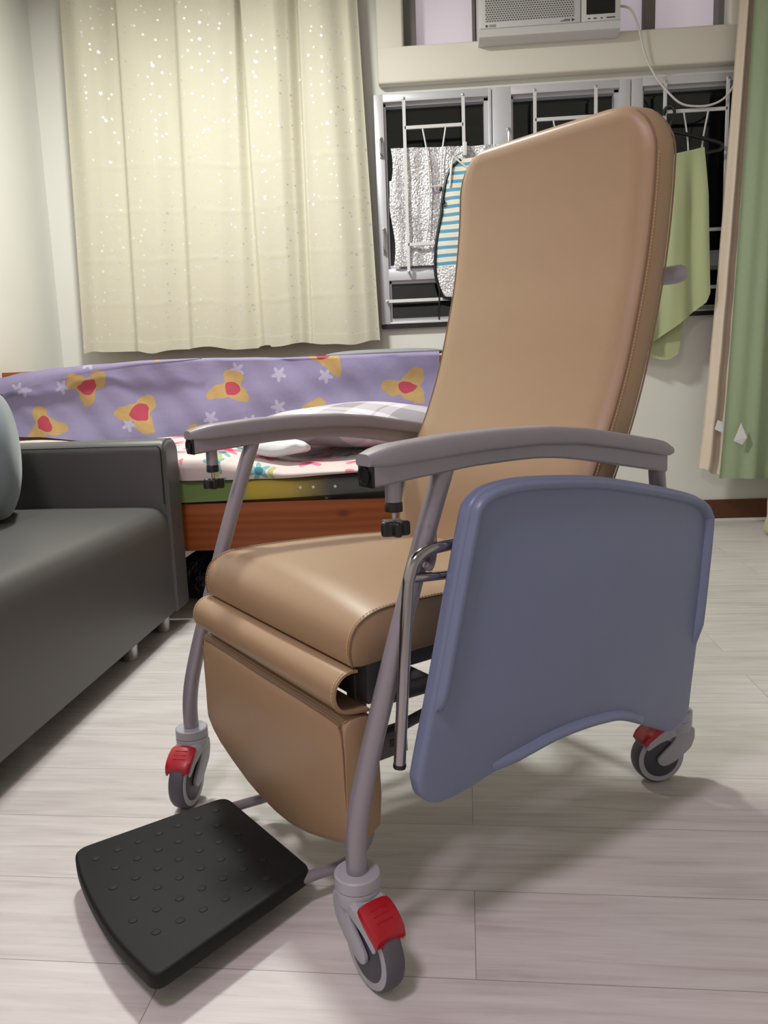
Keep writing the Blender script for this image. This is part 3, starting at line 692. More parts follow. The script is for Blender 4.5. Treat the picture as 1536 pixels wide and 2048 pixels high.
# plump grey plaid pillow behind the quilt
def pill(cx, cy, cz, ax, ay, az, pw=2.6, rot=0.0, nz=22, nn=40, lump=0.05, seed=0):
    secs = []
    for i in range(nz+1):
        t = -PI/2+PI*i/nz; zr = math.sin(t); rr = abs(math.cos(t))**(2/pw)
        z = math.copysign(abs(zr)**(2/pw)*0+abs(zr), zr)
        sec = []
        for j in range(nn):
            a = 2*PI*j/nn; ca, sa = math.cos(a), math.sin(a)
            x = math.copysign(abs(ca)**(2/3.6), ca)*rr*ax; y = math.copysign(abs(sa)**(2/3.6), sa)*rr*ay
            b = 1+lump*math.sin(3*a+seed+zr*2)+lump*0.6*math.sin(7*a+seed*2-zr*3)
            x *= b; y *= b; zz = z*az*(1+lump*math.sin(5*x/ax+seed)*1.5)
            sec.append((cx+x*math.cos(rot)-y*math.sin(rot), cy+x*math.sin(rot)+y*math.cos(rot), cz+zz))
        secs.append(sec)
    return G().loft(secs)
solo('plaid_pillow', pill(-0.34, 3.27, 0.684, 0.42, 0.30, 0.088, rot=0.08, seed=1), 'plaid', 'grey and white plaid pillow lying on the floral quilt', 'pillow', (-0.34, 3.27, 0.59), angle=80)
solo('white_soft_cushion', pill(-0.595, 2.892, 0.624, 0.115, 0.07, 0.034, rot=-0.15, seed=2, lump=0.07), 'tag', 'small white soft cushion at the front of the plaid pillow', 'cushion', (-0.595, 2.93, 0.57), angle=80)

# lilac printed sheet draped over the back guard
ST = [(-2.16, 0.945), (-2.0, 0.968), (-1.84, 0.984), (-1.635, 0.994), (-1.38, 1.003), (-1.13, 1.003), (-0.93, 0.998), (-0.64, 0.985), (-0.40, 0.985), (-0.158, 0.985), (0.03, 0.984)]
SB = [(-2.16, 0.690), (-2.0, 0.683), (-1.72, 0.655), (-1.41, 0.648), (-0.86, 0.668), (-0.56, 0.748), (-0.41, 0.744), (-0.26, 0.722), (-0.07, 0.70), (0.03, 0.70)]
def sheet_fn(u, v):
    x = -2.16+2.19*u; zt = smooth_interp(ST, x); zb = smooth_interp(SB, x)-0.03
    wr = 0.006*math.sin(x*14+v*5)+0.005*math.sin(x*5-v*9)+0.003*math.sin(x*37+v*11)
    if v > 0.86:                                        # over the top and down the back
        t = (v-0.86)/0.14; zt2 = max(zt, 0.988) if x > -1.6 else zt; ext = min(0.080, max(0.018, (zt-0.985)*12))
        return (x, 3.775+ext*min(1, t*1.6)+wr*(1-t)*0.5, zt + (zt2-zt)*min(1, t*2) + 0.008*math.sin(t*PI))
    t = v/0.86
    return (x, 3.745+0.03*t+wr+0.012*math.sin(t*PI), zb+(zt-zb)*t)
sh = thing('lilac_sheet', 'lilac cotton sheet printed with golden blossoms draped over the back of the bed', 'bed sheet', (-1.0, 3.76, 0.65))
link('sheet_cloth', G().grid(sheet_fn, 150, 60, 0.003), 'sheet', sh, angle=80)
def fold_fn(u, v):                                      # turned-over strip at the left
    x = -2.165+1.05*u; zt = smooth_interp(ST, x)+0.004; dep = 0.080*(1-u)**0.75*(0.85+0.15*math.sin(u*6+1)) + 0.002
    return (x, 3.735-0.006*math.sin(v*PI)-0.006*math.sin(x*9)-0.014*(1-v)*(1-u), zt-dep*(1-v))
link('turned_edge', G().grid(fold_fn, 60, 8, 0.004), 'sheet', sh, angle=80)
solo('grey_pad', pill(-0.24, 3.955, 1.002, 0.30, 0.10, 0.022, rot=0.0, seed=4, lump=0.01).box(-0.5, 0.02, 3.866, 4.05, 0.97, 0.978), 'pad_grey', 'flat grey quilted pad lying behind the lilac sheet near the backrest', 'pad', (-0.24, 3.95, 0.975), angle=80)
solo('plastic_bag', pill(-0.93, 3.10, 0.095, 0.16, 0.12, 0.094, seed=3, lump=0.10), 'plastic', 'dark crumpled plastic bag on the floor under the bed', 'bag', (-0.93, 3.10, 0), angle=70)

# ------------------------------------------------------------------ sofa
so = thing('sofa', 'charcoal leatherette sofa along the left wall', 'sofa', (-1.5, 1.8, 0))
SX = -0.940
def seat_prof():
    return [(-1.95, 0.065), (SX-0.012, 0.065), (SX-0.002, 0.075), (SX, 0.09), (SX, 0.37), (SX-0.003, 0.40), (SX-0.012, 0.425), (SX-0.028, 0.442), (SX-0.05, 0.449), (SX-0.10, 0.452), (SX-0.4, 0.456), (-1.95, 0.456)]
g = G().loft([[(x, y, z) for x, z in seat_prof()] for y in (0.86, 1.2, 1.8, 2.3, 2.604)]); link('seat_base', g, 'sofa', so)
def arm(y0, y1):
    pr = rrect(y0, y1, 0.065, 0.684, (0.006, 0.006, 0.045, 0.045), 6)
    secs = [[(x, y, z) for y, z in pr] for x in (-1.98, -1.5, -0.955)]
    secs.append([(-0.938, y0+(y-y0)*0.97+0.004, z*0.985+0.005) for y, z in pr]); secs.append([(-0.932, (y0+y1)/2+(y-(y0+y1)/2)*0.9, 0.36+(z-0.36)*0.96) for y, z in pr])
    return G().loft(secs)
a1 = link('armrest', arm(2.608, 2.737), 'sofa', so); a2 = link('armrest', arm(0.70, 0.855), 'sofa', so)
pth = [(-0.944, y, z) for y, z in rrect(2.610, 2.735, 0.07, 0.681, (0.006, 0.006, 0.043, 0.043), 5)]
link('piping', G().tube(pth+[pth[0]], 0.0035, 6), 'sofa', a1)
link('arm_seam', G().tube([(-1.70, 2.6065, 0.664), (-0.962, 2.6065, 0.664), (-0.951, 2.6065, 0.655), (-0.949, 2.6065, 0.64), (-0.949, 2.6065, 0.46)], 0.0022, 6), 'black', a1)
link('backrest', G().box(-2.10, -1.72, 0.72, 2.745, 0.065, 0.80, r=0.05, seg=4), 'sofa', so)
for x, y in ((-0.990, 2.60), (-0.995, 2.31), (-1.06, 1.77), (-1.0, 0.85), (-1.9, 2.6), (-1.9, 0.85)):
    link('foot', G().lathe([(0.020, 0.0), (0.024, 0.004), (0.026, 0.06), (0.030, 0.066)], (x, y, 0), n=16), 'steel', so)
def throw(u_): return u_
solo('throw_pillow', None or pill(-1.415, 2.37, 0.668, 0.215, 0.085, 0.208, pw=2.6, rot=-1.12, seed=5, lump=0.02), 'pillow', 'grey-teal throw pillow on the charcoal sofa seat', 'pillow', (-1.5, 2.36, 0.457), angle=80)

# ------------------------------------------------------------------ reclining care chair (own axes: x forward, y to the sitter's left, z up; origin under the front stems)
HW = 0.3105
n0 = Vector((-0.128, 0.998, 0)); Lv = Vector((-0.633, 0.774, 0)); ROT = math.atan2(-0.633, -0.774)
base = n0 + Lv*HW
ch = thing('care_recliner_chair', 'tan leather wheeled recliner chair with grey frame in the middle of the room', 'chair', (base.x, base.y, 0), ROT)
def cy(v): return HW - v
def cl(name, g, mat, parent=ch, **kw): 
    CHAIR_FIT[0] = True; o = link(name, g, mat, parent, local=True, **kw); CHAIR_FIT[0] = False; return o
# --- front legs
LEG = [(-0.184, 0.724), (-0.176, 0.704), (-0.155, 0.654), (-0.125, 0.578), (-0.092, 0.490), (-0.060, 0.402), (-0.034, 0.327), (-0.018, 0.277), (-0.0085, 0.242), (-0.003, 0.212), (0, 0.180), (0, 0.142)]
frames = {}
for s in (1, -1):
    frames[s] = cl('front_leg', G().tube([(x, s*HW, z) for x, z in LEG], 0.0152, 18, 3), 'lilac_metal')
    cl('rear_leg', G().tube([(-0.688, s*(HW-0.004), 0.690), (-0.705, s*(HW-0.008), 0.60), (-0.752, s*(HW-0.022), 0.40), (-0.803, s*(HW-0.034), 0.22), (-0.817, s*(HW-0.037), 0.17), (-0.82, s*(HW-0.038), 0.142)], 0.0152, 16, 3), 'lilac_metal')
    cl('side_rail', G().tube([(-0.062, s*(HW-0.012), 0.392), (-0.16, s*(HW-0.02), 0.385), (-0.755, s*(HW-0.026), 0.375)], 0.0125, 14), 'dark_metal')
# --- casters
def caster(px, py, head, z_off=0.0):
    m = Matrix.Translation((px, py, 0)) @ Matrix.Rotation(head, 4, 'Z')
    def L(name, g, mat, par):
        g.v = [m @ p for p in g.v]; return link(name, g, mat, par, local=True)
    g = G()
    g.lathe([(0.016, 0.152), (0.0305, 0.152), (0.0328, 0.150), (0.0328, 0.134), (0.031, 0.1325)], n=28)
    # swivel body flowing into a hood
    def ring(cx, z, rx, ry, n_=28): return [(cx+rx*math.cos(2*PI*j/n_), ry*math.sin(2*PI*j/n_), z) for j in range(n_)]
    g.loft([ring(0, 0.1325, 0.0315, 0.0315), ring(0, 0.1300, 0.0328, 0.0328), ring(0.0, 0.118, 0.0325, 0.0322), ring(0.001, 0.110, 0.0315, 0.0300)])
    # hood: sloped cover above the wheel
    g.loft([[(x, y, z) for y, z in ((-hw, zb), (-hw, zt-0.006), (-hw+0.006, zt), (hw-0.006, zt), (hw, zt-0.006), (hw, zb))] for x, zt, zb, hw in ((-0.022, 0.127, 0.108, 0.020), (0.0, 0.128, 0.108, 0.0275), (0.030, 0.1245, 0.108, 0.0275), (0.05, 0.1165, 0.099, 0.0265), (0.068, 0.104, 0.088, 0.025))])
    # cheeks
    for sy in (1, -1):
        out = [(-0.029, 0.118), (-0.030, 0.095), (-0.022, 0.075), (0.002, 0.055), (0.026, 0.0425), (0.040, 0.040), (0.051, 0.0475), (0.052, 0.059), (0.040, 0.070), (0.020, 0.088), (0.012, 0.103), (0.012, 0.118)]
        out = round_poly(out, 0.006, 3)
        g.prism(out, 0.007, (lambda sy: (lambda a, b, c: (a, sy*(0.0185+c), b)))(sy), 0.002, 2)
        g.prism(round_poly([(0.0, 0.122), (0.0, 0.108), (0.05, 0.092), (0.075, 0.078), (0.079, 0.084), (0.066, 0.104), (0.04, 0.118)], 0.004, 3), 0.004, (lambda sy: (lambda a, b, c: (a, sy*(0.0225+c), b)))(sy), 0.001, 1)
    fk = L('caster', g, 'caster_grey', ch)
    wc = (0.040, 0, 0.0545)
    L('tyre', G().lathe([(0.0455, -0.0155), (0.050, -0.0155), (0.0530, -0.0125), (0.0545, -0.007), (0.0545, 0.007), (0.0530, 0.0125), (0.050, 0.0155), (0.0455, 0.0155)], wc, (0, 1, 0), 48), 'tyre', fk)
    L('wheel_rim', G().lathe([(0.0415, -0.0165), (0.0495, -0.0165), (0.0500, -0.0155), (0.0500, 0.0155), (0.0495, 0.0165), (0.0415, 0.0165)], wc, (0, 1, 0), 48), 'caster_grey', fk)
    L('wheel_hub', G().lathe([(0.005, -0.0172), (0.039, -0.0168), (0.0412, -0.0155), (0.0412, 0.0155), (0.039, 0.0168), (0.005, 0.0172)], wc, (0, 1, 0), 40), 'hub_dark', fk)
    secs = []
    for x, zt, zb, hw in ((0.038, 0.1255, 0.117, 0.0255), (0.045, 0.1240, 0.115, 0.0272), (0.056, 0.1190, 0.108, 0.0278), (0.068, 0.1115, 0.099, 0.0272), (0.077, 0.1050, 0.091, 0.0255), (0.082, 0.0980, 0.088, 0.0235), (0.080, 0.0920, 0.087, 0.0215)):
        secs.append([(x, y, z) for y, z in ((-hw, zb), (-hw, zt-0.005), (-hw+0.002, zt-0.0015), (-hw*0.6, zt+0.001), (0, zt+0.002), (hw*0.6, zt+0.001), (hw-0.002, zt-0.0015), (hw, zt-0.005), (hw, zb))])
    g = G().loft(secs)
    for k in range(3): g.tube([(0.052+0.008*k, -0.013, 0.1228-0.0046*k), (0.052+0.008*k, 0.013, 0.1228-0.0046*k)], 0.0008, 5)
    bp = L('brake_pedal', g, 'red', fk); bp['label'] = 'red brake pedal'
    return fk
def heading(wx, wy): return math.atan2(wy, wx) - ROT
caster(0, HW, heading(0.62, -0.78)); caster(0, -HW, heading(-0.12, -0.99)); caster(-0.82, HW-0.038, heading(-0.97, -0.25)); caster(-0.82, -HW+0.038, heading(-0.5, 0.85))
# --- seat
def seat_sec(y):
    e = max(0.0, 1-(y/0.26)**2); cr = 0.012*e; fr = 0.004*e
    P = [(-0.60, 0.440), (-0.055, 0.428), (-0.040+fr*0.3, 0.431), (-0.037+fr, 0.445), (-0.037+fr, 0.460), (-0.0415+fr, 0.476+cr*0.2), (-0.050+fr*0.7, 0.489+cr*0.4), (-0.064, 0.4985+cr*0.7), (-0.086, 0.506+cr), (-0.12, 0.509+cr), (-0.2, 0.508+cr), (-0.35, 0.502+cr), (-0.48, 0.492+cr), (-0.60, 0.480+cr), (-0.615, 0.465)]
    return [(x, y, z) for x, z in P]
ys = [-0.262, -0.260] + [-0.256+0.512*i/24 for i in range(25)] + [0.260, 0.262]
def seat_all():
    secs = []
    for y in ys:
        s_ = seat_sec(max(-0.26, min(0.26, y)))
        if abs(y) > 0.261:
            c_ = Vector((-0.3, 0, 0.47)); s_ = [(x+(0.003 if x < -0.3 else -0.003), y, z+(0.002 if z < 0.46 else -0.003)) for x, _, z in s_]
        secs.append([(p[0], y, p[2]) for p in s_])
    return G().loft(secs)
seat = cl('seat_cushion', seat_all(), 'leather', angle=50)
def stitches(path, gap=0.0062, ln=0.0042, r=0.0008):
    P = spline([Vector(p) for p in path], 8); g = G(); acc = 0.0; nxt = 0.0
    for a, b in zip(P, P[1:]):
        d = (b-a).length
        while nxt < acc+d:
            t = (nxt-acc)/d; p = a+(b-a)*t; q = p+(b-a).normalized()*ln; g.tube([p, q], r, 4); nxt += gap
        acc += d
    return g
for s in (1, -1):
    pr = seat_sec(0.26)[2:14]
    cl('seam_piping', G().tube([(x+0.0008, s*0.2612, z+0.0006) for x, _, z in pr], 0.0016, 6, 3), 'piping', seat)
    cl('stitching', stitches([(x+0.0012, s*0.2545, z+0.0012) for x, _, z in pr]), 'thread', seat)
# --- backrest
FR = [(-0.498, 0.470), (-0.512, 0.520), (-0.531, 0.600), (-0.557, 0.668), (-0.604, 0.756), (-0.642, 0.846), (-0.671, 0.938), (-0.699, 1.045), (-0.716, 1.150), (-0.7225, 1.230), (-0.7235, 1.292), (-0.721, 1.325)]
FP = spline([Vector((x, 0, z)) for x, z in FR], 6)
cum = [0.0]
for a, b in zip(FP, FP[1:]): cum.append(cum[-1]+(b-a).length)
S_TOT = cum[-1]
def back_pt(s_, y, d):
    s_ = max(0, min(S_TOT, s_))
    for i in range(len(cum)-1):
        if s_ <= cum[i+1]: break
    t = (s_-cum[i])/(cum[i+1]-cum[i]); p = FP[i]+(FP[i+1]-FP[i])*t
    tn = (FP[min(i+2, len(FP)-1)]-FP[max(i-1, 0)]).normalized(); nn = Vector((-tn.z, 0, tn.x)); 
    if nn.x > 0: nn = -nn
    q = p+nn*d; return Vector((q.x, y, q.z))
BW = 0.266; TH = 0.074; RC = 0.092
def back_sec(s_, w_, d0, d1):
    """closed loop: front from -w to w, then back"""
    out = []; n = 22
    er = min(0.013, (d1-d0)*0.45)
    for i in range(n+1):
        u = -1+2*i/n; y = u*(w_-er*0.4); e = abs(u)
        crown = -0.010*(1-(y/BW)**2)
        d = d0+crown + (er*0.55*((e-0.93)/0.07)**2 if e > 0.93 else 0)
        out.append(back_pt(s_, y, d))
    out.append(back_pt(s_, w_, d0+er)); out.append(back_pt(s_, w_, (d0+d1)/2)); out.append(back_pt(s_, w_, d1-er)); out.append(back_pt(s_, w_-er*0.6, d1-er*0.2))
    for i in range(7): out.append(back_pt(s_, (w_-er*2)*(1-2*i/6), d1))
    out.append(back_pt(s_, -w_+er*0.6, d1-er*0.2)); out.append(back_pt(s_, -w_, d1-er)); out.append(back_pt(s_, -w_, (d0+d1)/2)); out.append(back_pt(s_, -w_, d0+er))
    return out
secs = []
secs.append(back_sec(0.0, BW-0.03, 0.012, TH-0.012)); secs.append(back_sec(0.004, BW-0.012, 0.004, TH-0.004))
N = 46
for i in range(N+1):
    s_ = 0.012+(S_TOT-0.012-0.012)*i/N; k = s_-(S_TOT-RC)
    w_ = BW if k < 0 else BW-(RC-math.sqrt(max(0, RC*RC-k*k)))
    secs.append(back_sec(s_, w_, 0, TH))
for k, (ds, ins, dd) in enumerate(((0.008, 0.008, 0.004), (0.004, 0.020, 0.008), (0.0005, 0.034, 0.018))):
    s_ = S_TOT-ds; q = RC-ds; w_ = BW-(RC-math.sqrt(max(0, RC*RC-q*q))); secs.append(back_sec(s_, max(w_, BW-RC)-0.002*k, dd, TH-dd))
back = cl('backrest', G().loft(secs), 'leather', angle=50)
def back_edge(ins, d, s0=0.02):
    P = []; ins = max(ins, 0.0); TOPD = 0.0065
    for i in range(30): P.append(back_pt(s0+(S_TOT-RC-s0)*i/29, BW-ins, d))
    for i in range(1, 9):
        a = PI/2*i/8; P.append(back_pt(S_TOT-RC+(RC-ins-TOPD*(i/8)**2)*math.sin(a), BW-RC+(RC-ins)*math.cos(a), d))
    m = [Vector((p.x, -p.y, p.z)) for p in P][::-1]
    return P+m
cl('seam_piping', G().tube(back_edge(0.0015, 0.0085), 0.0020, 6), 'piping', back)
cl('seam_piping', G().tube(back_edge(0.0005, TH-0.008), 0.0018, 6), 'piping', back)
cl('stitching', stitches([back_pt(0.03+(S_TOT-RC-0.03)*i/20, BW+0.0006, 0.0150) for i in range(21)]), 'thread', back)
cl('stitching', stitches([back_pt(0.03+(S_TOT-RC-0.03)*i/20, -BW-0.0006, 0.0150) for i in range(21)]), 'thread', back)
# --- push handle behind the backrest
hz = 1.028
cl('push_handle', G().tube([(-0.745, 0.20, hz-0.012), (-0.79, 0.225, hz-0.010), (-0.825, 0.245, hz-0.006), (-0.852, 0.235, hz), (-0.860, 0.20, hz), (-0.862, 0.0, hz), (-0.860, -0.20, hz), (-0.852, -0.235, hz), (-0.825, -0.245, hz-0.006), (-0.79, -0.225, hz-0.010), (-0.745, -0.20, hz-0.012)], 0.0165, 14, 5), 'lilac_metal')
for s in (1, -1): cl('back_frame', G().tube([(-0.60, s*0.20, 0.47), (-0.66, s*0.20, 0.66), (-0.755, s*0.20, 0.90), (-0.775, s*0.20, 1.10)], 0.011, 10, 4), 'dark_metal')
# --- leather flap rolled under the seat front
RO = [(-0.048, 0.4255), (-0.036, 0.4262), (-0.022, 0.4225), (-0.0095, 0.411), (-0.0045, 0.395), (-0.0075, 0.379), (-0.0185, 0.3665), (-0.038, 0.3605), (-0.066, 0.357)]
ro = spline([Vector((x, 0, z)) for x, z in RO], 5)
inn = []
for i, p in enumerate(ro):
    t = (ro[min(i+1, len(ro)-1)]-ro[max(i-1, 0)]).normalized(); inn.append(p+Vector((t.z, 0, -t.x))*0.0042)
loop = ro+inn[::-1]
flap = cl('leather_flap', G().loft([[(p.x, y, p.z) for p in loop] for y in [-0.262+0.524*i/10 for i in range(11)]]), 'leather')
for s in (1, -1): cl('stitching', stitches([(p.x+0.0008, s*0.257, p.z) for p in ro[6::3]]), 'thread', flap)
# --- calf rest
def calf_sec(y):
    e = (y/0.262)**2; zb = interp([(-0.262, 0.178), (-0.245, 0.162), (-0.225, 0.150), (-0.15, 0.130), (-0.06, 0.110), (0.02, 0.1035), (0.08, 0.106), (0.14, 0.118), (0.20, 0.136), (0.25, 0.153), (0.262, 0.160)], y)-0.003; cv = 0.006*(1-e)
    return [(x, y, z) for x, z in ((-0.074, 0.345), (-0.062, 0.3525), (-0.045, 0.355), (-0.030, 0.352), (-0.0215+cv*0.4, 0.344), (-0.018+cv, 0.330), (-0.0175+cv, 0.27), (-0.0165+cv, 0.20), (-0.017+cv, zb+0.016), (-0.021+cv*0.5, zb+0.005), (-0.032, zb), (-0.060, zb+0.002), (-0.080, zb+0.012), (-0.084, 0.22), (-0.082, 0.30))]
ysc = [-0.262, -0.259]+[-0.255+0.51*i/22 for i in range(23)]+[0.259, 0.262]
secs = []
for y in ysc:
    s_ = calf_sec(y)
    if abs(y) > 0.258:
        q = 0.0035 if abs(y) > 0.261 else 0.001
        s_ = [(x+(q if x < -0.05 else -q), y, z+(q if z < 0.22 else -q)) for x, _, z in s_]
    secs.append(s_)
calf = cl('calf_rest', G().loft(secs), 'leather', angle=50)
edge = [(-0.0195, 0.2585, 0.180), (-0.0195, 0.2588, 0.25), (-0.0185, 0.2575, 0.325), (-0.0165, 0.2525, 0.342), (-0.0185, 0.242, 0.3475), (-0.0175, 0.12, 0.3495), (-0.0165, 0, 0.3495), (-0.0175, -0.12, 0.3495), (-0.0185, -0.242, 0.3475), (-0.0165, -0.2525, 0.342), (-0.0185, -0.2575, 0.325), (-0.0195, -0.2588, 0.25), (-0.0195, -0.2585, 0.205)]
cl('seam_piping', G().tube(edge, 0.0018, 6, 3), 'piping', calf)
cl('stitching', stitches([(x-0.0075, y*1.008, z+0.0045) for x, y, z in edge]), 'thread', calf)
# --- armrests
AB = [(-0.046, 0.699), (-0.10, 0.704), (-0.173, 0.709), (-0.221, 0.7125), (-0.303, 0.714), (-0.357, 0.7135), (-0.403, 0.710), (-0.475, 0.700), (-0.58, 0.681), (-0.692, 0.661)]
AT = [(-0.046, 0.729), (-0.128, 0.733), (-0.241, 0.738), (-0.357, 0.7385), (-0.451, 0.733), (-0.553, 0.718), (-0.692, 0.694)]
AP = [(-0.046, 0.751), (-0.09, 0.755), (-0.18, 0.7615), (-0.283, 0.764), (-0.392, 0.762), (-0.476, 0.754), (-0.58, 0.737), (-0.687, 0.7185), (-0.71, 0.714)]
def tab(t_): return sorted([(a, b) for a, b in t_])
AB, AT, AP = tab(AB), tab(AT), tab(AP)
for s in (1, -1):
    yc = s*HW; g = G(); secs = []
    for i in range(33):
        x = -0.692+(0.692-0.046)*i/32; zb = interp(AB, x); zt = interp(AT, x)+0.004; hw = 0.0175
        secs.append([(x, yc+y, z) for y, z in ((-hw, zb+0.003), (-hw+0.003, zb), (hw-0.003, zb), (hw, zb+0.003), (hw, zt), (-hw, zt))])
    arm_o = cl('armrest', g.loft(secs), 'lilac_metal')
    secs = []
    for i in range(41):
        x = -0.712+(0.712-0.040)*i/40; zb = interp(AT, x)-0.004; zt = interp(AP, x); hw = 0.0262; k = min(i, 40-i)
        if k < 3: q = (0.010, 0.004, 0.001)[k]; hw -= q*0.8; zt -= q*0.7; zb += q*0.3
        h = zt-zb
        secs.append([(x, yc+y, z) for y, z in ((-hw+0.003, zb), (-hw+0.0005, zb+0.002), (-hw, zb+0.005), (-hw+0.0015, zb+h*0.66), (-hw+0.0035, zb+h*0.82), (-hw+0.0075, zb+h*0.965), (-hw*0.45, zt), (hw*0.45, zt), (hw-0.0075, zb+h*0.965), (hw-0.0035, zb+h*0.82), (hw-0.0015, zb+h*0.66), (hw, zb+0.005), (hw-0.0005, zb+0.002), (hw-0.003, zb))])
    cl('arm_pad', G().loft(secs), 'arm_pad', arm_o, angle=50)
    ecap = G().box(-0.047, -0.042, yc-0.0170, yc+0.0170, 0.6985, 0.7305, r=0.0015)
    ecap.lathe([(0.0128, 0.0), (0.0135, 0.003), (0.0115, 0.003), (0.0105, 0.0005), (0.0, 0.0005)], (-0.042, yc, 0.7145), (1, 0, 0), 20, caps=False)
    cl('end_cap', ecap, 'black', arm_o)
    kx = -0.088
    ks = cl('clamp_socket', G().lathe([(0.0115, 0.0), (0.0115, 0.034)], (kx, yc, 0.674), n=18), 'lilac_metal', arm_o)
    cl('clamp_collar', G().lathe([(0.009, 0.0), (0.0125, 0.001), (0.0125, 0.013), (0.0115, 0.0145)], (kx, yc, 0.660), n=18), 'black', arm_o)
    cl('clamp_screw', G().lathe([(0.0035, 0.0), (0.0035, 0.016)], (kx, yc, 0.646), n=10), 'steel', arm_o)
    star = [(kx+(0.0185+0.0035*math.cos(5*a))*math.cos(a), yc+(0.0185+0.0035*math.cos(5*a))*math.sin(a)) for a in [2*PI*j/50 for j in range(50)]]
    cl('clamp_knob', G().prism(star, 0.021, lambda a, b, c: (a, b, 0.627+c), 0.004, 3), 'black', arm_o)
    # weld plate and tray hook on the front leg
    if s == 1:
        cl('tray_hook', G().tube([(-0.150, HW+0.008, 0.625), (-0.147, HW+0.012, 0.600), (-0.139, HW+0.018, 0.585), (-0.126, HW+0.028, 0.5795), (-0.117, HW+0.030, 0.586)], 0.0052, 8, 4).box(-0.146, -0.138, HW+0.010, HW+0.014, 0.606, 0.636, r=0.001), 'lilac_metal', frames[1])
# --- under-frame
cl('seat_frame', G().box(-0.58, -0.075, 0.205, 0.235, 0.395, 0.428, r=0.002).box(-0.58, -0.075, -0.235, -0.205, 0.395, 0.428, r=0.002).box(-0.10, -0.07, -0.252, 0.252, 0.362, 0.426, r=0.002).box(-0.58, -0.55, -0.235, 0.235, 0.398, 0.438, r=0.002), 'dark_metal')
for s in (1, -1):
    cl('calf_bracket', G().box(-0.088, -0.066, s*0.21-0.012, s*0.21+0.012, 0.30, 0.400, r=0.002), 'dark_metal')
    b = cl('footrest_link', G().tube([(-0.095, s*0.222, 0.285), (-0.22, s*0.222, 0.305), (-0.40, s*0.222, 0.355)], 0.009, 8).box(-0.155, -0.085, s*0.222-0.012, s*0.222+0.012, 0.255, 0.297, r=0.002), 'dark_metal')
    cl('bolt_hole', G().box(-0.128, -0.120, s*0.2345-0.0008, s*0.2345+0.0008, 0.272, 0.284), 'black', b)
cl('cross_bar', G().tube([(-0.16, -HW+0.02, 0.385), (-0.16, HW-0.02, 0.385)], 0.011, 12), 'dark_metal')
cl('cross_bar', G().tube([(-0.755, -HW+0.026, 0.375), (-0.755, HW-0.026, 0.375)], 0.012, 12), 'dark_metal')
cl('gas_spring', G().tube([(-0.16, 0.06, 0.372), (-0.70, 0.06, 0.34)], 0.012, 12), 'black')
# --- footplate
out = [(0.0, cy(0.462)), (-0.012, cy(0.172))]
fp = [(0.000, -0.157), (-0.018, 0.143)]
P4 = [(-0.003, cy(0.470)), (-0.018, cy(0.165)), (0.272, cy(0.088)), (0.292, cy(0.20)), (0.296, cy(0.30)), (0.292, cy(0.40)), (0.280, cy(0.472))]
outl = round_poly(P4, [0.026, 0.022, 0.022, 0.05, 0.05, 0.05, 0.024], 5)
g = G().prism(outl, 0.026, lambda a, b, c: (a, b, 0.036+c), 0.006, 3)
for i in range(7):
    for j in range(6):
        if (i+j) % 2 and 0: continue
        x = 0.035+0.037*i+(0.018 if j % 2 else 0); y = -0.115+0.049*j+(i-3)*0.002
        if x > 0.265: continue
        g.lathe([(0.0075, -0.001), (0.0068, 0.0008), (0.0040, 0.0014), (0.0008, 0.0012)], (x, y, 0.062), n=12)
link('footplate', g, 'black_rubber', ch, local=True)
for v in (0.447, 0.170):
    link('footplate_arm', G().tube([(0.010, cy(v), 0.048), (-0.03, cy(v-0.004), 0.047), (-0.080, cy(v-0.012), 0.050), (-0.108, cy(v-0.03), 0.085), (-0.112, cy(v-0.04), 0.14), (-0.105, cy(v-0.04), 0.20), (-0.078, cy(v-0.04), 0.27)], 0.0095, 12, 4), 'lilac_metal', ch, local=True)

# ------------------------------------------------------------------ lap tray hung on the near side of the chair (own thing)
tr = thing('lap_tray', 'blue-grey plastic lap tray hanging on the side of the tan recliner', 'tray', (base.x, base.y, 0), ROT)
def tl(name, g, mat, parent=tr, **kw): return link(name, g, mat, parent, local=True, **kw)
def tp(px, pz, d): return (px, HW+d, pz)
OUT = [(-0.157, 0.640), (-0.166, 0.667), (-0.186, 0.684), (-0.215, 0.692), (-0.265, 0.6955), (-0.337, 0.692), (-0.43, 0.683), (-0.515, 0.668), (-0.62, 0.646), (-0.70, 0.626), (-0.735, 0.611), (-0.755, 0.590), (-0.760, 0.560), (-0.742, 0.420), (-0.716, 0.270), (-0.708, 0.222), (-0.690, 0.200), (-0.655, 0.192), (-0.60, 0.215), (-0.54, 0.243), (-0.496, 0.2585), (-0.44, 0.268), (-0.38, 0.2725), (-0.33, 0.2725), (-0.279, 0.2685), (-0.21, 0.262), (-0.14, 0.252), (-0.095, 0.252), (-0.068, 0.268), (-0.060, 0.292), (-0.063, 0.315), (-0.100, 0.44), (-0.142, 0.59)]
def tadj(x, z): return (x-0.009+0.006*((-x-0.06)/0.7), z-0.002-0.005*(0.69-z)/0.4)
OUT = [tadj(*p) for p in OUT]
ol = [Vector((x, 0, z)) for x, z in OUT]; sp = spline(ol+[ol[0]], 3)[:-1]
outl = [(p.x, p.z) for p in sp]
T0, T1 = 0.0365, 0.0640
tl('tray_board', G().prism(outl, T1-T0, lambda a, b, c: tp(a, b, T0+c), 0.0085, 4), 'tray', angle=60)
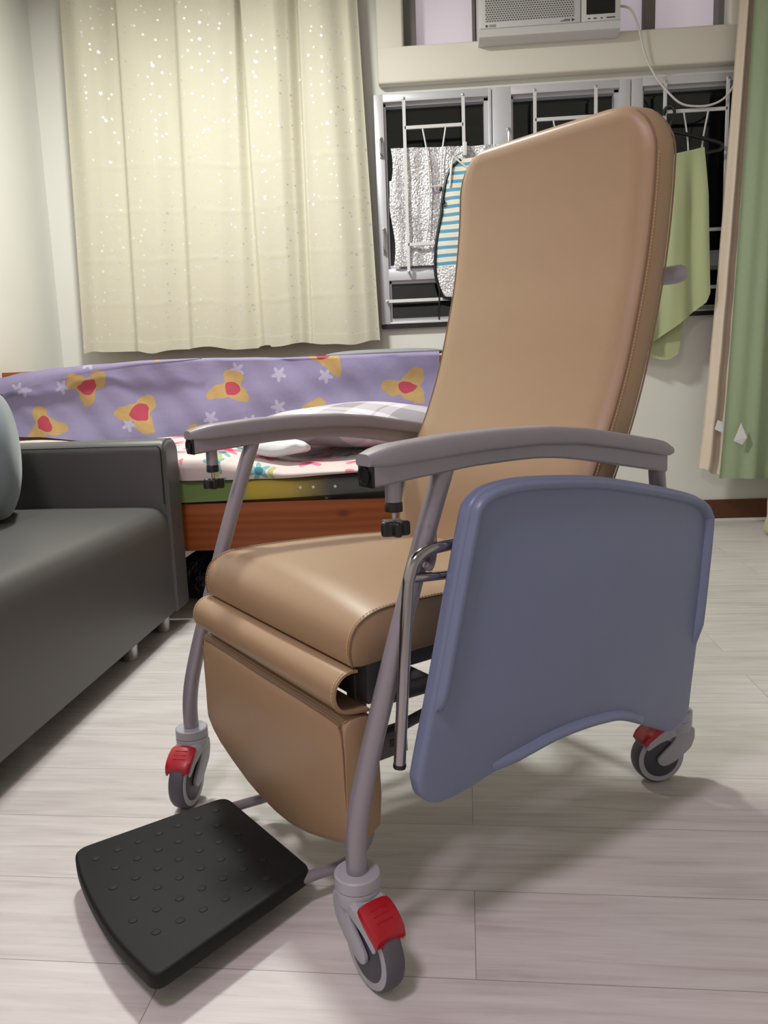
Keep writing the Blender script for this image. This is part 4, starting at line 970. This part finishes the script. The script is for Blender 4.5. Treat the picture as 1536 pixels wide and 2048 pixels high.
def inset_path(pts, ins):
    c_ = Vector((-0.42, 0, 0.45)); P = []
    for i, p in enumerate(pts):
        a = pts[max(i-1, 0)]; b = pts[min(i+1, len(pts)-1)]; t = (b-a).normalized(); n_ = Vector((-t.z, 0, t.x))
        if n_.dot(c_-p) < 0: n_ = -n_
        P.append(p+n_*ins)
    return P
def rim(pts, name):
    P = spline([Vector((tadj(x, z)[0], 0, tadj(x, z)[1])) for x, z in pts], 5); Q = inset_path(P, 0.022); R = inset_path(P, 0.004)
    secs = []; n = len(P)
    for i, (a, b, o_) in enumerate(zip(R, Q, P)):
        h = 0.0105*min(1, i/3, (n-1-i)/3) + 0.0005
        secs.append([tp(p.x, p.z, d) for p, d in ((a, T1-0.004), (a*0.9+b*0.1, T1+h*0.75), (a*0.72+b*0.28, T1+h), (a*0.45+b*0.55, T1+h*0.95), (a*0.2+b*0.8, T1+h*0.55), (b, T1-0.004))])
    return tl(name, G().loft(secs), 'tray', angle=60)
rim([(-0.086, 0.392), (-0.100, 0.44), (-0.142, 0.59), (-0.157, 0.640), (-0.166, 0.667), (-0.186, 0.684), (-0.215, 0.692), (-0.265, 0.6955), (-0.337, 0.692), (-0.43, 0.683), (-0.515, 0.668), (-0.62, 0.646), (-0.70, 0.626), (-0.735, 0.611), (-0.755, 0.590), (-0.760, 0.560), (-0.742, 0.420), (-0.728, 0.345)], 'raised_rim')
rim([(-0.56, 0.232), (-0.496, 0.2585), (-0.44, 0.268), (-0.38, 0.2725), (-0.33, 0.2725), (-0.279, 0.2685), (-0.20, 0.261)], 'raised_rim')
tl('hanging_rod', G().tube([tp(-0.40, 0.603, 0.0265), tp(-0.20, 0.606, 0.0265), tp(-0.150, 0.606, 0.0265), tp(-0.122, 0.603, 0.0265), tp(-0.103, 0.593, 0.0265), tp(-0.0925, 0.574, 0.0265), tp(-0.0865, 0.545, 0.0265), tp(-0.074, 0.42, 0.0265), tp(-0.063, 0.303, 0.0265)], 0.0088, 14, 4), 'chrome')
tl('rod_cap', G().lathe([(0.0088, 0.0), (0.0095, 0.002), (0.0095, 0.006), (0.0088, 0.0065)], tp(-0.0626, 0.2985, 0.0265), (-0.09, 0, 1), 14), 'black')
tl('cross_rod', G().tube([tp(-0.092, 0.569, 0.0265), tp(-0.16, 0.563, 0.0265), tp(-0.40, 0.560, 0.0265)], 0.0066, 12), 'chrome')
